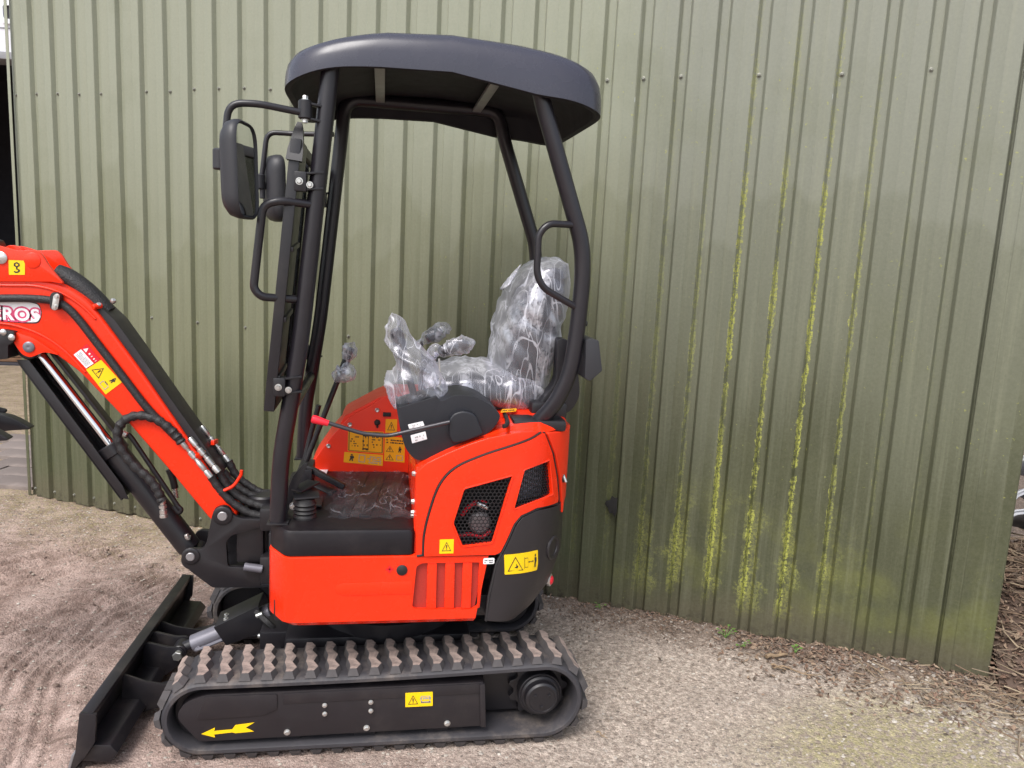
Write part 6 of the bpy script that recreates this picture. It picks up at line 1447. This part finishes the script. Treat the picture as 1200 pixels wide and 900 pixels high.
# looping hose to the cylinder, spiral wrapped
lp_ = smooth_line([(-0.6326, -0.085, 0.8977), (-0.6507, -0.085, 0.9233), (-0.6764, -0.085, 0.9514), (-0.7125, -0.085, 0.9764), (-0.7564, -0.085, 0.987), (-0.7954, -0.085, 0.9779), (-0.8219, -0.085, 0.9494), (-0.8283, -0.085, 0.9069), (-0.809, -0.085, 0.8589), (-0.7737, -0.085, 0.8133), (-0.7379, -0.085, 0.7789), (-0.7123, -0.085, 0.7412), (-0.6998, -0.085, 0.7062), (-0.6947, -0.085, 0.6974)], 5)
mk('spiral_hose', tube(lp_, [0.0145 + 0.0022 * math.sin(j * 2.0) for j in range(len(lp_))], 12), 'hose_rubber', EX)
mk('hose_fitting', fitting([(-0.6998, -0.075, 0.7029), (-0.6957, -0.075, 0.641)], 0, 0.011), 'zinc', EX)
mk('hydraulic_hose', tube(smooth_line([(-0.7113, 0.06, 0.7672), (-0.7007, 0.06, 0.7366), (-0.6929, 0.06, 0.6997)], 4), 0.012, 10), 'hose_rubber', EX); mk('hose_fitting', fitting([(-0.6929, 0.06, 0.7028), (-0.6907, 0.06, 0.6658)], 0, 0.009), 'zinc', EX)

# ---------------------------------------------------------------- swing bracket at the nose of the machine
b1 = [(-0.5394, 0.6495), (-0.531, 0.6763), (-0.5091, 0.6881), (-0.4846, 0.6821), (-0.4711, 0.6552), (-0.4464, 0.6431), (-0.3773, 0.6397), (-0.3773, 0.6125), (-0.4218, 0.5978), (-0.4771, 0.5832), (-0.4937, 0.5592), (-0.4889, 0.4742), (-0.383, 0.4663), (-0.3831, 0.3985), (-0.5393, 0.3987), (-0.6153, 0.4642), (-0.6365, 0.4977), (-0.6333, 0.5278), (-0.6142, 0.5396), (-0.5707, 0.536), (-0.5568, 0.5599)]
sw = mk('swing_bracket', prism(rounded(b1, 0.010, 4), -0.100, -0.080, 0.004), 'black_paint', EX)
mk('bracket_plate', prism(rounded(b1, 0.010, 4), 0.080, 0.100, 0.004), 'black_paint', sw)
mk('bracket_web', merge(box((-0.42, 0, 0.56), (0.09, 0.165, 0.16), 0.01), box((-0.44, 0, 0.44), (0.20, 0.165, 0.03), 0.006)), 'black_paint', sw)
mk('swing_post', merge(cyl((-0.385, 0, 0.40), (-0.385, 0, 0.70), 0.055, 28, 0.006), box((-0.335, 0, 0.46), (0.10, 0.22, 0.10), 0.01), box((-0.335, 0, 0.64), (0.10, 0.22, 0.08), 0.01)), 'black_paint', EX)
for p, r in zip([(-0.5034, -0.102, 0.6537), (-0.6066, -0.102, 0.5132)], (0.016, 0.0145)):
    mk('pin', merge(lathe((p[0], -0.100, p[2]), (0, -1, 0), [(0, r * 2.0), (0.004, r * 2.0), (0.006, r * 1.8), (0.006, r * 1.2)], 28)), 'black_paint', sw)
    mk('pin', lathe((p[0], -0.104, p[2]), (0, -1, 0), [(0, r), (0.004, r), (0.006, r * 0.85), (0.006, 0.0)], 24), 'steel_grey', sw)
mk('swing_cylinder_rod', cyl((-0.4347, -0.11, 0.4776), (-0.3738, -0.11, 0.4674), 0.014, 14), 'cylinder_grey', sw)
# arm and bucket: beyond the left edge of the view except the bucket tip
T0 = Vector((-1.169, 0.13, 0.8933)); BDX, BDZ = T0.x + 1.033, T0.z - 0.964      # reach of the bucket teeth
arm_o = rounded([(-1.55, 1.46), (-1.66, 1.40), (-1.62, 1.20), (-1.50, 0.98), (-1.44, 0.99), (-1.46, 1.16), (-1.48, 1.34)], 0.02, 4)
arm = mk('dipper_arm', prism(arm_o, -0.06, 0.06, 0.008), 'orange_paint', EX)
mk('arm_cylinder', merge(cyl((-1.18, 0, 1.49), (-1.42, 0, 1.52), 0.035, 24), cyl((-1.42, 0, 1.52), (-1.60, 0, 1.45), 0.02, 20)), 'black_paint', EX)
side = [(-1.50, 1.02), (-1.42, 1.05), (-1.30, 1.045), (-1.20, 1.03), (-1.13, 1.012), (-1.16, 0.985), (-1.30, 0.90), (-1.42, 0.84), (-1.50, 0.86), (-1.54, 0.93)]
side = [(x + BDX, z + BDZ) for x, z in side]
bucket = mk('bucket', merge(prism(rounded(side, 0.02, 3), -0.200, -0.188, 0.002), prism(rounded(side, 0.02, 3), 0.188, 0.200, 0.002), loft([[(x, y, z) for x, z in side[7:] + side[:4]] for y in (-0.19, 0.19)], cap=False, close=False)), 'black_paint', EX)
tooth = smooth_line([(-1.20, 1.012), (-1.12, 1.010), (-1.075, 0.994), (-1.033, 0.967)], 5)
tpts = [(v[0], v[1]) for v in tooth] + [(-1.036, 0.961), (-1.09, 0.957), (-1.14, 0.950), (-1.20, 0.955)]
tpts = [(x + BDX, z + BDZ) for x, z in tpts]
t_first = None
for y in (0.13, -0.03, -0.18):
    if t_first is None: t_first = mk('bucket_tooth', prism(tpts, -0.02, 0.02, 0.003), 'black_paint', bucket); t_first.location = (0, y, 0)
    else: clone(t_first, bucket, (0, y, 0))
